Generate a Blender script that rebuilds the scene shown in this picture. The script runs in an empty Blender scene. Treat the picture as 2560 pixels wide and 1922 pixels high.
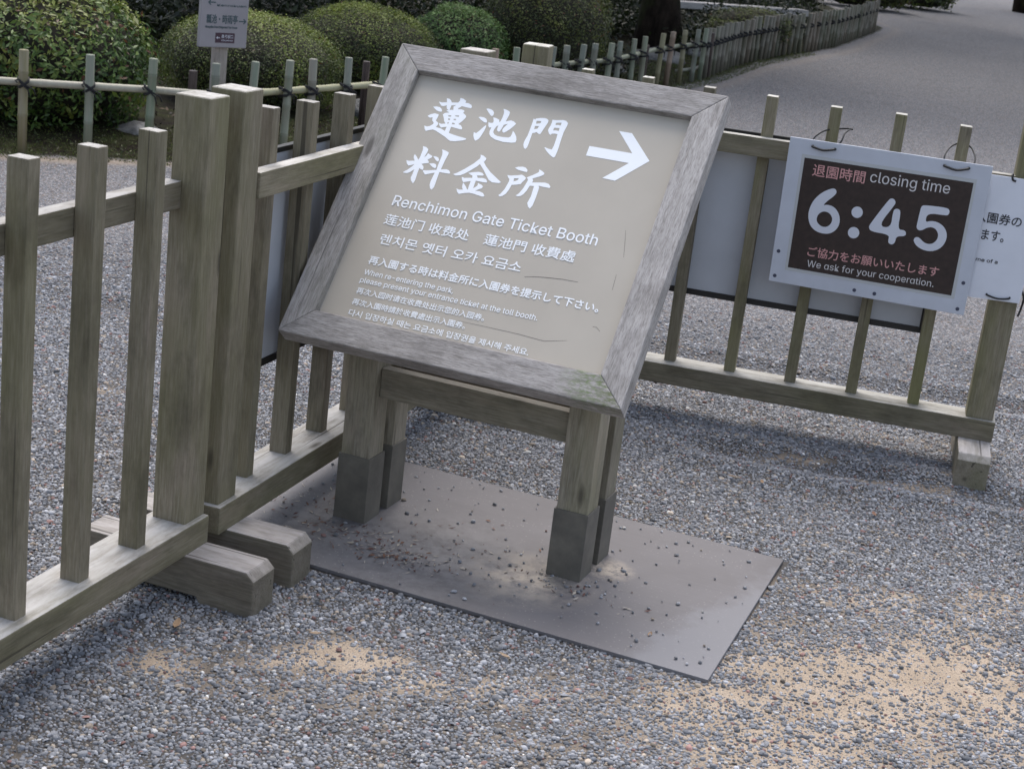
import bpy, bmesh, math, random, json
import numpy as np
from mathutils import Vector, Matrix, noise

R = math.radians
V = Vector
SC = bpy.context.scene
COL = SC.collection
random.seed(11)
RNG = np.random.default_rng(11)

# ------------------------------------------------------------------ camera
CAM_Z = 1.5
cd = bpy.data.cameras.new('camera')
cam = bpy.data.objects.new('camera', cd)
COL.objects.link(cam)
_p, _r = R(17.0711), R(6.9042)
fw = V((0, math.cos(_p), -math.sin(_p)))
rt = V((1, 0, 0))
up = rt.cross(fw)
cr = math.cos(_r) * rt + math.sin(_r) * up
cu = -math.sin(_r) * rt + math.cos(_r) * up
m = Matrix.Identity(4)
for i in range(3):
    m[i][0], m[i][1], m[i][2] = cr[i], cu[i], -fw[i]
m[2][3] = CAM_Z
cam.matrix_world = m
cd.sensor_width = 36
cd.sensor_fit = 'HORIZONTAL'
cd.lens = 36 * 4167.6 / 2560
cd.clip_start = 0.05
cd.clip_end = 500
cd.dof.use_dof = True
cd.dof.focus_distance = 4.0
cd.dof.aperture_fstop = 13
SC.camera = cam

# ------------------------------------------------------------------ light
SUN_EL, SUN_AZ = 64.0, -8.0          # azimuth: degrees to the right of straight ahead
w = bpy.data.worlds.new('World')
SC.world = w
w.use_nodes = True
nt = w.node_tree
bg = nt.nodes['Background']
sky = nt.nodes.new('ShaderNodeTexSky')
sky.sky_type = 'NISHITA'
sky.sun_disc = False
sky.sun_elevation = R(SUN_EL)
sky.sun_rotation = R(SUN_AZ)
sky.dust_density = 3.0
hs = nt.nodes.new('ShaderNodeHueSaturation')
hs.inputs['Saturation'].default_value = 0.64
nt.links.new(sky.outputs[0], hs.inputs['Color'])
nt.links.new(hs.outputs[0], bg.inputs[0])
bg.inputs[1].default_value = 0.15
sd = bpy.data.lights.new('sun', 'SUN')
sd.energy = 1.15
sd.angle = R(42)
sd.color = (1.0, 0.955, 0.90)
so = bpy.data.objects.new('sun', sd)
COL.objects.link(so)
_dir = V((math.sin(R(SUN_AZ)) * math.cos(R(SUN_EL)), math.cos(R(SUN_AZ)) * math.cos(R(SUN_EL)), math.sin(R(SUN_EL))))
so.rotation_euler = _dir.to_track_quat('Z', 'Y').to_euler()
so.location = _dir * 20
SC.view_settings.view_transform = 'Standard'
SC.view_settings.look = 'None'
SC.view_settings.gamma = 1
SC.view_settings.exposure = 0.92

# ------------------------------------------------------------------ object helpers
def tag(o, label=None, cat=None, group=None, kind=None):
    if label: o['label'] = label
    if cat: o['category'] = cat
    if group: o['group'] = group
    if kind: o['kind'] = kind
    return o

def empty(name, loc=(0, 0, 0), rz=0.0, label=None, cat=None, group=None):
    o = bpy.data.objects.new(name, None)
    o.empty_display_size = 0.1
    COL.objects.link(o)
    o.location = loc
    o.rotation_euler = (0, 0, rz)
    return tag(o, label, cat, group)

def link(name, me, mat=None, parent=None):
    o = bpy.data.objects.new(name, me)
    if mat is not None:
        me.materials.append(mat)
    COL.objects.link(o)
    if parent is not None:
        o.parent = parent
    return o

def from_bm(bm, name, mat, parent=None, smooth=False):
    me = bpy.data.meshes.new(name)
    bm.to_mesh(me)
    bm.free()
    if smooth:
        me.polygons.foreach_set('use_smooth', [True] * len(me.polygons))
    return link(name, me, mat, parent)

def np_mesh(name, verts, faces, mat=None, parent=None, smooth=True, colors=None, attrs=None):
    """faces: list of (k, array[n,k])"""
    me = bpy.data.meshes.new(name)
    verts = np.asarray(verts, np.float32)
    me.vertices.add(len(verts))
    me.vertices.foreach_set('co', verts.ravel())
    idx = np.concatenate([np.asarray(f, np.int32).ravel() for f in faces])
    cnt = np.concatenate([np.full(len(f), f.shape[1], np.int32) for f in faces])
    me.loops.add(len(idx))
    me.loops.foreach_set('vertex_index', idx)
    me.polygons.add(len(cnt))
    st = np.concatenate([[0], np.cumsum(cnt)[:-1]]).astype(np.int32)
    me.polygons.foreach_set('loop_start', st)
    me.polygons.foreach_set('loop_total', cnt)
    if smooth:
        me.polygons.foreach_set('use_smooth', np.ones(len(cnt), bool))
    if colors is not None:
        a = me.attributes.new('Col', 'FLOAT_COLOR', 'POINT')
        c = np.ones((len(verts), 4), np.float32)
        c[:, :3] = colors
        a.data.foreach_set('color', c.ravel())
    for k, v in (attrs or {}).items():
        a = me.attributes.new(k, 'FLOAT', 'POINT')
        a.data.foreach_set('value', np.asarray(v, np.float32))
    me.update()
    me.validate()
    return link(name, me, mat, parent)

def grain_attr(me, axis, seed):
    """texture coordinates in metres with the grain running along z"""
    n = len(me.vertices)
    co = np.empty(n * 3, np.float32)
    me.vertices.foreach_get('co', co)
    co = co.reshape(n, 3)
    if isinstance(axis, str):
        k = 'xyz'.index(axis)
        g = np.stack([co[:, (k + 1) % 3], co[:, (k + 2) % 3], co[:, k]], 1)
    else:
        a = np.array(axis, float); a /= np.linalg.norm(a)
        h = np.array([0, 0, 1.0]) if abs(a[2]) < .9 else np.array([1.0, 0, 0])
        b = np.cross(a, h); b /= np.linalg.norm(b)
        c = np.cross(a, b)
        g = np.stack([co @ b, co @ c, co @ a], 1)
    rs = np.random.default_rng(seed)
    g = g + rs.uniform(-9, 9, 3)
    at = me.attributes.new('grain', 'FLOAT_VECTOR', 'POINT')
    at.data.foreach_set('vector', g.astype(np.float32).ravel())
    at = me.attributes.new('tone', 'FLOAT', 'POINT')
    at.data.foreach_set('value', np.full(n, rs.uniform(0, 1), np.float32))

_seed = [100]
def nseed():
    _seed[0] += 1
    return _seed[0]

def prism(name, pts8, mat, parent, axis, bevel=0.003, seg=2):
    """eight corners: bottom ring 0..3, top ring 4..7"""
    bm = bmesh.new()
    vs = [bm.verts.new(p) for p in pts8]
    for f in ((3, 2, 1, 0), (4, 5, 6, 7), (0, 1, 5, 4), (1, 2, 6, 5), (2, 3, 7, 6), (3, 0, 4, 7)):
        bm.faces.new([vs[i] for i in f])
    bmesh.ops.recalc_face_normals(bm, faces=bm.faces[:])
    if bevel:
        bmesh.ops.bevel(bm, geom=bm.edges[:], offset=bevel, segments=seg, affect='EDGES', profile=0.6)
    o = from_bm(bm, name, mat, parent)
    grain_attr(o.data, axis, nseed())
    return o

def box(name, x0, x1, y0, y1, z0, z1, mat, parent, axis='z', bevel=0.003, jit=0.0, seg=2):
    def j():
        return random.uniform(-jit, jit)
    a, b, c, d = j(), j(), j(), j()
    P = [(x0, y0, z0), (x1, y0, z0), (x1, y1, z0), (x0, y1, z0),
         (x0 + a, y0 + b, z1 + c), (x1 + a, y0 + b, z1 + c + d * .3), (x1 + a, y1 + b, z1 + c + d * .3), (x0 + a, y1 + b, z1 + c)]
    return prism(name, P, mat, parent, axis, bevel, seg)

def extrude_profile(name, prof, x0, x1, mat, parent, axis, bevel=0.003):
    """profile in (y,z) extruded along x"""
    bm = bmesh.new()
    a = [bm.verts.new((x0, y, z)) for y, z in prof]
    b = [bm.verts.new((x1, y, z)) for y, z in prof]
    n = len(prof)
    bm.faces.new(a[::-1]); bm.faces.new(b)
    for i in range(n):
        bm.faces.new((a[i], a[(i + 1) % n], b[(i + 1) % n], b[i]))
    bmesh.ops.recalc_face_normals(bm, faces=bm.faces[:])
    if bevel:
        bmesh.ops.bevel(bm, geom=bm.edges[:], offset=bevel, segments=2, affect='EDGES', profile=0.6)
    o = from_bm(bm, name, mat, parent)
    grain_attr(o.data, axis, nseed())
    return o

def tube_np(path, rad, seg=8, closed=False, cap=True):
    """verts, quads (and tri caps as n-gon fans) for a tube along a polyline"""
    path = [V(p) for p in path]
    n = len(path)
    rad = rad if hasattr(rad, '__len__') else [rad] * n
    vs, fs = [], []
    ref = None
    for i, p in enumerate(path):
        a = path[(i - 1) % n] if (closed or i > 0) else p
        b = path[(i + 1) % n] if (closed or i < n - 1) else p
        t = (b - a).normalized()
        if ref is None:
            ref = V((0, 0, 1)) if abs(t.z) < .9 else V((1, 0, 0))
        u = (ref - t * ref.dot(t)).normalized()
        ref = u
        v = t.cross(u)
        for k in range(seg):
            an = 2 * math.pi * k / seg
            vs.append(p + (u * math.cos(an) + v * math.sin(an)) * rad[i])
    m_ = n if closed else n - 1
    for i in range(m_):
        for k in range(seg):
            a = i * seg + k; b = i * seg + (k + 1) % seg
            c = ((i + 1) % n) * seg + (k + 1) % seg; d = ((i + 1) % n) * seg + k
            fs.append((a, b, c, d))
    caps = []
    if cap and not closed:
        caps = [tuple(range(seg))[::-1], tuple(range((n - 1) * seg, n * seg))]
    return vs, fs, caps

class MB:
    def __init__(self):
        self.v, self.f, self.c = [], [], []
    def add(self, vs, fs, caps=(), col=None):
        o = len(self.v)
        self.v += [tuple(x) for x in vs]
        self.f += [tuple(i + o for i in f) for f in list(fs) + list(caps)]
        if col is not None:
            self.c += [col] * len(vs)
    def tube(self, path, rad, seg=8, closed=False, col=None):
        self.add(*tube_np(path, rad, seg, closed), col=col)
    def build(self, name, mat, parent=None, smooth=True):
        me = bpy.data.meshes.new(name)
        me.from_pydata(self.v, [], self.f)
        if smooth:
            me.polygons.foreach_set('use_smooth', [True] * len(me.polygons))
        if self.c:
            a = me.attributes.new('Col', 'FLOAT_COLOR', 'POINT')
            a.data.foreach_set('color', np.array([tuple(c) + (1,) for c in self.c], np.float32).ravel())
        return link(name, me, mat, parent)

# ------------------------------------------------------------------ materials
class NT:
    def __init__(self, name):
        self.m = bpy.data.materials.new(name)
        self.m.use_nodes = True
        self.t = self.m.node_tree
        self.b = self.t.nodes['Principled BSDF']
    def n(self, typ, **kw):
        x = self.t.nodes.new(typ)
        for k, v in kw.items():
            setattr(x, k, v)
        return x
    def l(self, a, b):
        self.t.links.new(a, b)
    def put(self, sock, val):
        if hasattr(val, 'is_output') or isinstance(val, bpy.types.NodeSocket):
            self.l(val, sock)
        elif isinstance(val, (tuple, list)) and len(val) == 3 and sock.type == 'RGBA':
            sock.default_value = tuple(val) + (1,)
        else:
            sock.default_value = val
    def attr(self, name, out='Color'):
        return self.n('ShaderNodeAttribute', attribute_name=name).outputs[out]
    def mapping(self, vec, scale):
        x = self.n('ShaderNodeMapping')
        self.l(vec, x.inputs['Vector'])
        x.inputs['Scale'].default_value = scale
        return x.outputs[0]
    def noise(self, vec, scale=1.0, detail=3.0, rough=0.55, dist=0.0):
        x = self.n('ShaderNodeTexNoise')
        if vec is not None: self.l(vec, x.inputs['Vector'])
        x.inputs['Scale'].default_value = scale
        x.inputs['Detail'].default_value = detail
        x.inputs['Roughness'].default_value = rough
        x.inputs['Distortion'].default_value = dist
        return x.outputs['Fac']
    def voro(self, vec, scale, feature='F1', out='Color'):
        x = self.n('ShaderNodeTexVoronoi', feature=feature)
        if vec is not None: self.l(vec, x.inputs['Vector'])
        x.inputs['Scale'].default_value = scale
        return x.outputs[out]
    def ramp(self, fac, stops):
        x = self.n('ShaderNodeValToRGB')
        self.l(fac, x.inputs[0])
        els = x.color_ramp.elements
        while len(els) < len(stops): els.new(0.5)
        for e, (p, c) in zip(els, stops):
            e.position = p
            e.color = (tuple(c) + (1,)) if hasattr(c, '__len__') else (c, c, c, 1)
        return x.outputs[0]
    def mix(self, fac, a, b, mode='MIX'):
        x = self.n('ShaderNodeMix', data_type='RGBA', blend_type=mode)
        self.put(x.inputs[0], fac); self.put(x.inputs[6], a); self.put(x.inputs[7], b)
        return x.outputs[2]
    def math(self, op, a, b=0.0, c=0.0, clamp=False):
        x = self.n('ShaderNodeMath', operation=op, use_clamp=clamp)
        self.put(x.inputs[0], a); self.put(x.inputs[1], b); self.put(x.inputs[2], c)
        return x.outputs[0]
    def bump(self, h, strength=0.3, dist=0.01):
        x = self.n('ShaderNodeBump')
        self.l(h, x.inputs['Height'])
        x.inputs['Strength'].default_value = strength
        x.inputs['Distance'].default_value = dist
        self.l(x.outputs[0], self.b.inputs['Normal'])
    def base(self, col, rough=0.6, metal=0.0, spec=0.5):
        self.put(self.b.inputs['Base Color'], col)
        self.put(self.b.inputs['Roughness'], rough)
        self.put(self.b.inputs['Metallic'], metal)
        self.put(self.b.inputs['Specular IOR Level'], spec)

def plain(name, col, rough=0.5, metal=0.0, var=0.0, scale=30, spec=0.5):
    t = NT(name)
    if var:
        tc = t.n('ShaderNodeTexCoord').outputs['Object']
        f = t.noise(tc, scale, 4)
        c = t.mix(t.ramp(f, [(0.3, 0.0), (0.7, 1.0)]), tuple(x * (1 - var) for x in col), tuple(min(1, x * (1 + var)) for x in col))
        t.base(c, rough, metal, spec)
    else:
        t.base(col, rough, metal, spec)
    return t.m

def wood(name, dark, mid, light, algae=0.3, algae_col=(0.115, 0.125, 0.045), bleach=0.5, bleach_col=(0.40, 0.385, 0.37), pink=0.25, spots=None, dash=0.35, gs=1.0):
    t = NT(name)
    g = t.attr('grain', 'Vector')
    tone = t.attr('tone', 'Fac')
    fine = t.noise(t.mapping(g, (240 * gs, 240 * gs, 13 * gs * gs)), 1, 4, 0.7)
    med = t.noise(t.mapping(g, (42 * gs * gs, 42 * gs * gs, 5.5 * gs * gs)), 1, 5, 0.68, 0.3)
    big = t.noise(t.mapping(g, (7, 7, 2.5)), 1, 4, 0.6)
    c = t.mix(t.ramp(med, [(0.22, 0.0), (0.60, 1.0)]), dark, mid)
    c = t.mix(t.math('MULTIPLY', t.ramp(fine, [(0.42, 0.0), (0.72, 1.0)]), 0.65), c, light)
    dash_ = t.math('MULTIPLY', t.ramp(t.noise(t.mapping(g, (330 * gs, 330 * gs, 21 * gs * gs)), 1, 3, 0.6), [(0.50, 0.0), (0.64, 1.0)]), dash)
    c = t.mix(dash_, c, tuple(x * 0.8 for x in dark))
    # warm bare patches
    warm = t.math('MULTIPLY', t.ramp(t.noise(t.mapping(g, (16, 16, 3.2)), 1, 5, 0.65), [(0.52, 0.0), (0.70, 1.0)]), pink)
    c = t.mix(warm, c, (0.33, 0.265, 0.215))
    # algae film
    al = t.math('MULTIPLY', t.ramp(big, [(0.36, 0.0), (0.66, 1.0)]), t.math('MULTIPLY', t.math('ADD', tone, 0.45), algae), clamp=True)
    c = t.mix(al, c, algae_col)
    # bleached where it faces up
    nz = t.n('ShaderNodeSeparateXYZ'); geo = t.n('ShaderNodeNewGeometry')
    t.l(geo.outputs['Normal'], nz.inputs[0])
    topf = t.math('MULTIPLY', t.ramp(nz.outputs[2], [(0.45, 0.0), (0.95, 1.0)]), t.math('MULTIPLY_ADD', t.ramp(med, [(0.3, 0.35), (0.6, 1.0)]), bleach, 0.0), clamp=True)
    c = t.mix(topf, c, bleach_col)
    kn = t.ramp(t.voro(t.mapping(g, (11, 11, 3.1)), 1, 'F1', 'Distance'), [(0.055, 1.0), (0.12, 0.0)])
    c = t.mix(t.math('MULTIPLY', kn, 0.8), c, tuple(x * 0.45 for x in dark))
    # drying cracks and dark streaks
    crack = t.ramp(t.noise(t.mapping(g, (75, 75, 1.1)), 1, 2, 0.5), [(0.27, 1.0), (0.33, 0.0)])
    c = t.mix(t.math('MULTIPLY', crack, 0.75), c, tuple(x * 0.35 for x in dark))
    # grime patches
    grime = t.math('MULTIPLY', t.ramp(t.noise(t.mapping(g, (11, 11, 5)), 1, 6, 0.7), [(0.48, 0.0), (0.70, 1.0)]), 0.6)
    c = t.mix(grime, c, tuple(x * 0.55 for x in dark))
    for pos, rad, colr in (spots or ()):
        d = t.n('ShaderNodeVectorMath', operation='DISTANCE')
        t.l(t.n('ShaderNodeTexCoord').outputs['Object'], d.inputs[0])
        d.inputs[1].default_value = pos
        f = t.ramp(t.math('DIVIDE', d.outputs['Value'], rad), [(0.25, 1.0), (1.0, 0.0)])
        nn = t.ramp(t.noise(t.mapping(g, (130, 130, 60)), 1, 4, 0.7), [(0.42, 0.0), (0.60, 1.0)])
        c = t.mix(t.math('MULTIPLY', t.math('MULTIPLY', f, nn), 0.75), c, colr)
    v = t.mix(1.0, c, t.math('MULTIPLY_ADD', tone, 0.34, 0.83), 'MULTIPLY')
    t.base(v, t.math('MULTIPLY_ADD', fine, 0.2, 0.66), 0.0, 0.35)
    h = t.math('ADD', t.math('MULTIPLY', fine, 0.5), t.math('SUBTRACT', med, t.math('MULTIPLY', crack, 0.8)))
    t.bump(h, 0.55, 0.0016)
    return t.m

def leafmat(name, rough=0.45, trans=0.25):
    t = NT(name)
    c = t.attr('Col')
    t.base(c, rough, 0.0, 0.4)
    tr = t.n('ShaderNodeBsdfTranslucent')
    t.l(c, tr.inputs[0])
    mx = t.n('ShaderNodeMixShader')
    mx.inputs[0].default_value = trans
    t.l(t.b.outputs[0], mx.inputs[1]); t.l(tr.outputs[0], mx.inputs[2])
    t.l(mx.outputs[0], t.t.nodes['Material Output'].inputs[0])
    return t.m

M = {}
M['fence'] = wood('fence_wood', (0.116, 0.099, 0.066), (0.205, 0.177, 0.122), (0.31, 0.275, 0.214), algae=0.42, algae_col=(0.125, 0.122, 0.05), bleach=0.9, bleach_col=(0.47, 0.455, 0.44), pink=0.4)
M['fence_green'] = wood('fence_wood_mossy', (0.11, 0.094, 0.064), (0.195, 0.170, 0.120), (0.295, 0.263, 0.205), algae=0.5, algae_col=(0.135, 0.132, 0.048), bleach=0.95, bleach_col=(0.50, 0.485, 0.45))
M['foot'] = wood('foot_wood', (0.12, 0.102, 0.078), (0.215, 0.187, 0.148), (0.31, 0.275, 0.235), algae=0.35, bleach=0.95, bleach_col=(0.47, 0.44, 0.43))
M['leg'] = wood('leg_wood', (0.15, 0.13, 0.096), (0.28, 0.245, 0.19), (0.40, 0.365, 0.305), algae=0.30, algae_col=(0.14, 0.145, 0.05), bleach=0.4, pink=0.55)
FR = dict(dark=(0.16, 0.146, 0.132), mid=(0.37, 0.345, 0.33), light=(0.53, 0.50, 0.485), algae=0.04, bleach=0.25, bleach_col=(0.46, 0.44, 0.44), pink=0.05, dash=0.6, gs=1.6)
M['frame'] = wood('frame_wood', **FR)
t = NT('boot_metal')
tc = t.n('ShaderNodeTexCoord').outputs['Object']
f1 = t.noise(tc, 14, 5, 0.65); f2 = t.noise(tc, 90, 3)
c = t.mix(t.ramp(f1, [(0.35, 0.0), (0.7, 1.0)]), (0.105, 0.097, 0.082), (0.175, 0.16, 0.133))
c = t.mix(t.math('MULTIPLY', t.ramp(f2, [(0.6, 0.0), (0.75, 1.0)]), 0.4), c, (0.16, 0.16, 0.14))
t.base(c, 0.6, 0.1); M['boot'] = t.m

t = NT('steel_plate')
tc = t.n('ShaderNodeTexCoord').outputs['Object']
big = t.noise(tc, 3.2, 5, 0.6, 0.6)
c = t.mix(t.ramp(big, [(0.32, 0.0), (0.68, 1.0)]), (0.105, 0.099, 0.103), (0.144, 0.138, 0.146))
brush = t.noise(t.mapping(tc, (3, 160, 3)), 1, 3)
c = t.mix(t.math('MULTIPLY', brush, 0.35), c, (0.20, 0.185, 0.19))
# dried mud and dust lying round the legs
def blob(px, py, rad, n_scale=16):
    d = t.n('ShaderNodeVectorMath', operation='DISTANCE')
    t.l(t.mapping(tc, (1, 1, 0)), d.inputs[0]); d.inputs[1].default_value = (px, py, 0)
    f = t.ramp(t.math('DIVIDE', d.outputs['Value'], rad), [(0.15, 1.0), (1.0, 0.0)])
    return t.math('MULTIPLY', f, t.ramp(t.noise(tc, n_scale, 6, 0.7), [(0.36, 0.0), (0.56, 1.0)]))
mud = t.math('MAXIMUM', blob(0.44, -0.055, 0.17, 14), t.math('MAXIMUM', blob(0.565, 0.11, 0.075, 55), blob(0.47, -0.03, 0.10, 24)))
c = t.mix(t.math('MULTIPLY', mud, 0.9), c, (0.50, 0.43, 0.35))
mud = t.math('MAXIMUM', blob(-0.02, -0.07, 0.30, 30), blob(0.16, -0.10, 0.34, 34))
c = t.mix(t.math('MULTIPLY', mud, 0.6), c, (0.27, 0.265, 0.27))
sp = t.ramp(t.voro(tc, 85, 'F1', 'Distance'), [(0.10, 1.0), (0.2, 0.0)])
c = t.mix(t.math('MULTIPLY', t.math('MULTIPLY', sp, t.ramp(big, [(0.4, 0.0), (0.6, 1.0)])), 0.55), c, (0.40, 0.37, 0.34))
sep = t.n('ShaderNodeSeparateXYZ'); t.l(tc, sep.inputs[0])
polish_sheen = t.ramp(t.math('ADD', sep.outputs[0], t.math('MULTIPLY', t.math('SUBTRACT', t.noise(tc, 7, 7, 0.75), sep.outputs[1]), 0.28)), [(0.93, 0.0), (0.99, 1.0)])
c = t.mix(t.math('MULTIPLY', polish_sheen, 0.75), c, (0.185, 0.185, 0.20))  # sky reflection on the polished right corner, painted into the base colour
t.base(c, t.math('MULTIPLY_ADD', polish_sheen, -0.05, t.math('MULTIPLY_ADD', big, 0.2, 0.5)), 0.15)
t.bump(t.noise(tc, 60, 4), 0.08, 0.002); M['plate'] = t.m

t = NT('sign_panel_film')
tc = t.n('ShaderNodeTexCoord').outputs['Object']
f1 = t.noise(tc, 5, 4, 0.6); f2 = t.noise(t.mapping(tc, (40, 900, 40)), 1, 2)
c = t.mix(t.ramp(f1, [(0.3, 0.0), (0.7, 1.0)]), (0.42, 0.381, 0.322), (0.455, 0.415, 0.352))
c = t.mix(t.math('MULTIPLY', t.ramp(f2, [(0.55, 0.0), (0.75, 1.0)]), 0.12), c, (0.40, 0.37, 0.34))
t.base(c, t.math('MULTIPLY_ADD', f1, 0.15, 0.33), 0.0, 0.5); M['panel'] = t.m
M['white_film'] = plain('white_letter_film', (0.86, 0.88, 0.90), 0.4)
M['scratch'] = plain('scratch_mark', (0.13, 0.115, 0.10), 0.7)
M['white_board'] = plain('white_board_metal', (0.46, 0.48, 0.52), 0.38, 0.0, 0.05, 9)
M['closing_board'] = plain('closing_board_plastic', (0.50, 0.525, 0.585), 0.36, 0.0, 0.05, 14)
M['notice_board'] = plain('notice_board_plastic', (0.68, 0.70, 0.76), 0.36, 0.0, 0.03, 14)
M['laminate'] = plain('clear_laminate_edge', (0.47, 0.485, 0.49), 0.25)
M['brown_print'] = plain('brown_print', (0.026, 0.0155, 0.0135), 0.32, 0.0, 0.3, 60)
M['pink_print'] = plain('pink_print', (0.60, 0.31, 0.30), 0.4)
M['grey_print'] = plain('light_grey_print', (0.60, 0.62, 0.68), 0.4)
M['pale_print'] = plain('pale_print', (0.62, 0.60, 0.60), 0.4)
M['black_print'] = plain('black_print', (0.018, 0.02, 0.03), 0.45)
M['black_edge'] = plain('black_plastic_edge', (0.012, 0.012, 0.013), 0.4)
M['hole'] = plain('drilled_hole_shadow', (0.06, 0.065, 0.10), 0.8)
M['rope'] = plain('black_hemp_rope', (0.013, 0.013, 0.015), 0.85, 0.0, 0.4, 300)
M['guide_board'] = plain('guide_board_paint', (0.27, 0.255, 0.268), 0.5, 0.0, 0.06, 12)
M['dark_print'] = plain('slate_print', (0.045, 0.075, 0.085), 0.5)
M['plaque'] = plain('purple_brown_plaque', (0.05, 0.022, 0.035), 0.5)
M['guide_post'] = wood('guide_post_wood', (0.20, 0.175, 0.155), (0.32, 0.28, 0.26), (0.42, 0.38, 0.355), algae=0.1, bleach=0.2)
M['dark_post'] = wood('dark_post_wood', (0.028, 0.018, 0.016), (0.06, 0.042, 0.038), (0.13, 0.10, 0.095), algae=0.05, bleach=0.3)
M['bench_wood'] = wood('bench_wood', (0.36, 0.34, 0.335), (0.52, 0.50, 0.49), (0.66, 0.64, 0.63), algae=0.0, bleach=0.3)
M['leaf'] = leafmat('shrub_leaf')
M['needle'] = leafmat('needle_leaf', 0.6, 0.15)
t = NT('bamboo_culm')
c = t.attr('Col'); tc = t.n('ShaderNodeTexCoord').outputs['Object']
st = t.noise(t.mapping(tc, (60, 60, 3)), 1, 4, 0.6)
c2 = t.mix(t.ramp(st, [(0.35, 0.0), (0.7, 1.0)]), c, t.mix(0.5, c, (0.30, 0.26, 0.22)))
bl = t.ramp(t.noise(t.mapping(tc, (30, 30, 9)), 1, 5, 0.7), [(0.55, 0.0), (0.72, 1.0)])
c2 = t.mix(t.math('MULTIPLY', bl, 0.3), c2, (0.12, 0.10, 0.08))
t.base(c2, 0.5, 0.0, 0.35); M['bamboo'] = t.m
t = NT('bark')
tc = t.n('ShaderNodeTexCoord').outputs['Object']
f = t.noise(t.mapping(tc, (18, 18, 5)), 1, 6, 0.7)
c = t.mix(t.ramp(f, [(0.35, 0.0), (0.7, 1.0)]), (0.008, 0.006, 0.005), (0.035, 0.026, 0.02))
c = t.mix(t.math('MULTIPLY', t.ramp(t.noise(tc, 4, 4), [(0.5, 0.0), (0.65, 1.0)]), 0.5), c, (0.035, 0.045, 0.015))
t.base(c, 0.95, 0.0, 0.1); t.bump(f, 0.9, 0.03); M['bark'] = t.m
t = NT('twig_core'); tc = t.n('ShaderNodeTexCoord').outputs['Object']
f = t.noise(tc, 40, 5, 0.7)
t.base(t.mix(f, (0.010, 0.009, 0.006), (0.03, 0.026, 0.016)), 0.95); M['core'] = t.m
t = NT('garden_rock'); tc = t.n('ShaderNodeTexCoord').outputs['Object']
f = t.noise(tc, 9, 7, 0.7)
c = t.mix(t.ramp(f, [(0.35, 0.0), (0.65, 1.0)]), (0.05, 0.05, 0.048), (0.24, 0.235, 0.225))
t.base(c, 0.85); t.bump(f, 0.7, 0.03); M['rock'] = t.m
t = NT('pebble'); c = t.attr('Col')
tc = t.n('ShaderNodeTexCoord').outputs['Object']
f = t.noise(tc, 420, 2)
t.base(t.mix(1.0, c, t.math('MULTIPLY_ADD', f, 0.5, 0.75), 'MULTIPLY'), 0.75, 0.0, 0.22); M['pebble'] = t.m
t = NT('litter'); t.base(t.attr('Col'), 0.8); M['litter'] = t.m

# ground: packed tan sand, grey gravel where stones lie, mossy soil in the garden bed
t = NT('ground_surface')
tc = t.n('ShaderNodeTexCoord').outputs['Object']
sandf = t.attr('sand', 'Fac'); bedf = t.attr('bed', 'Fac'); nearf = t.attr('stones', 'Fac')
s1 = t.noise(tc, 9, 5, 0.6); s2 = t.noise(tc, 320, 3, 0.7)
sand = t.mix(t.ramp(s1, [(0.3, 0.0), (0.7, 1.0)]), (0.34, 0.27, 0.20), (0.45, 0.37, 0.29))
sand = t.mix(t.math('MULTIPLY', t.ramp(s2, [(0.46, 0.0), (0.64, 1.0)]), 0.6), sand, (0.17, 0.135, 0.11))
vc = t.voro(tc, 140); vd = t.voro(tc, 140, 'F1', 'Distance')
bw = t.n('ShaderNodeSeparateColor'); t.l(vc, bw.inputs[0])
grav = t.ramp(bw.outputs[0], [(0.0, (0.09, 0.094, 0.104)), (0.35, (0.185, 0.19, 0.205)), (0.7, (0.265, 0.267, 0.282)), (1.0, (0.42, 0.41, 0.405))])
grav = t.mix(t.ramp(bw.outputs[1], [(0.78, 0.0), (0.95, 0.8)]), grav, (0.24, 0.165, 0.115))
grav = t.mix(t.ramp(vd, [(0.3, 0.0), (0.66, 0.7)]), grav, (0.05, 0.05, 0.055))
lg = t.noise(tc, 1.3, 5, 0.6)
grav = t.mix(t.math('MULTIPLY', t.ramp(lg, [(0.42, 0.0), (0.68, 1.0)]), 0.16), grav, (0.125, 0.118, 0.115))
grav = t.mix(1.0, grav, t.math('MULTIPLY_ADD', t.noise(tc, 26, 5, 0.75), 0.9, 0.55), 'MULTIPLY')
gap = t.mix(t.noise(tc, 190, 3), (0.05, 0.047, 0.047), (0.12, 0.11, 0.10))
grav = t.mix(nearf, grav, gap)
base = t.mix(t.math('SUBTRACT', 1.0, sandf, clamp=True), sand, grav)
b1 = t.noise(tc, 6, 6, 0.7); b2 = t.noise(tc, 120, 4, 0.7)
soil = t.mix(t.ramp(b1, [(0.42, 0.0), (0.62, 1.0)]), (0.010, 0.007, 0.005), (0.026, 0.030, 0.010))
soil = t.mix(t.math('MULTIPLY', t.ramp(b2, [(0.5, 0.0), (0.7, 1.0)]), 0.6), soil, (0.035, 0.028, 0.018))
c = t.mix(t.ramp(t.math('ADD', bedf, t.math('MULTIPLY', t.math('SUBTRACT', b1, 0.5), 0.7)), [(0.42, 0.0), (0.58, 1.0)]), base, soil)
t.base(c, 0.95, 0.0, 0.12)
t.bump(t.math('ADD', t.math('MULTIPLY', vd, -0.6), t.math('MULTIPLY', s2, 0.5)), 0.5, 0.006)
M['ground'] = t.m

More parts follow.
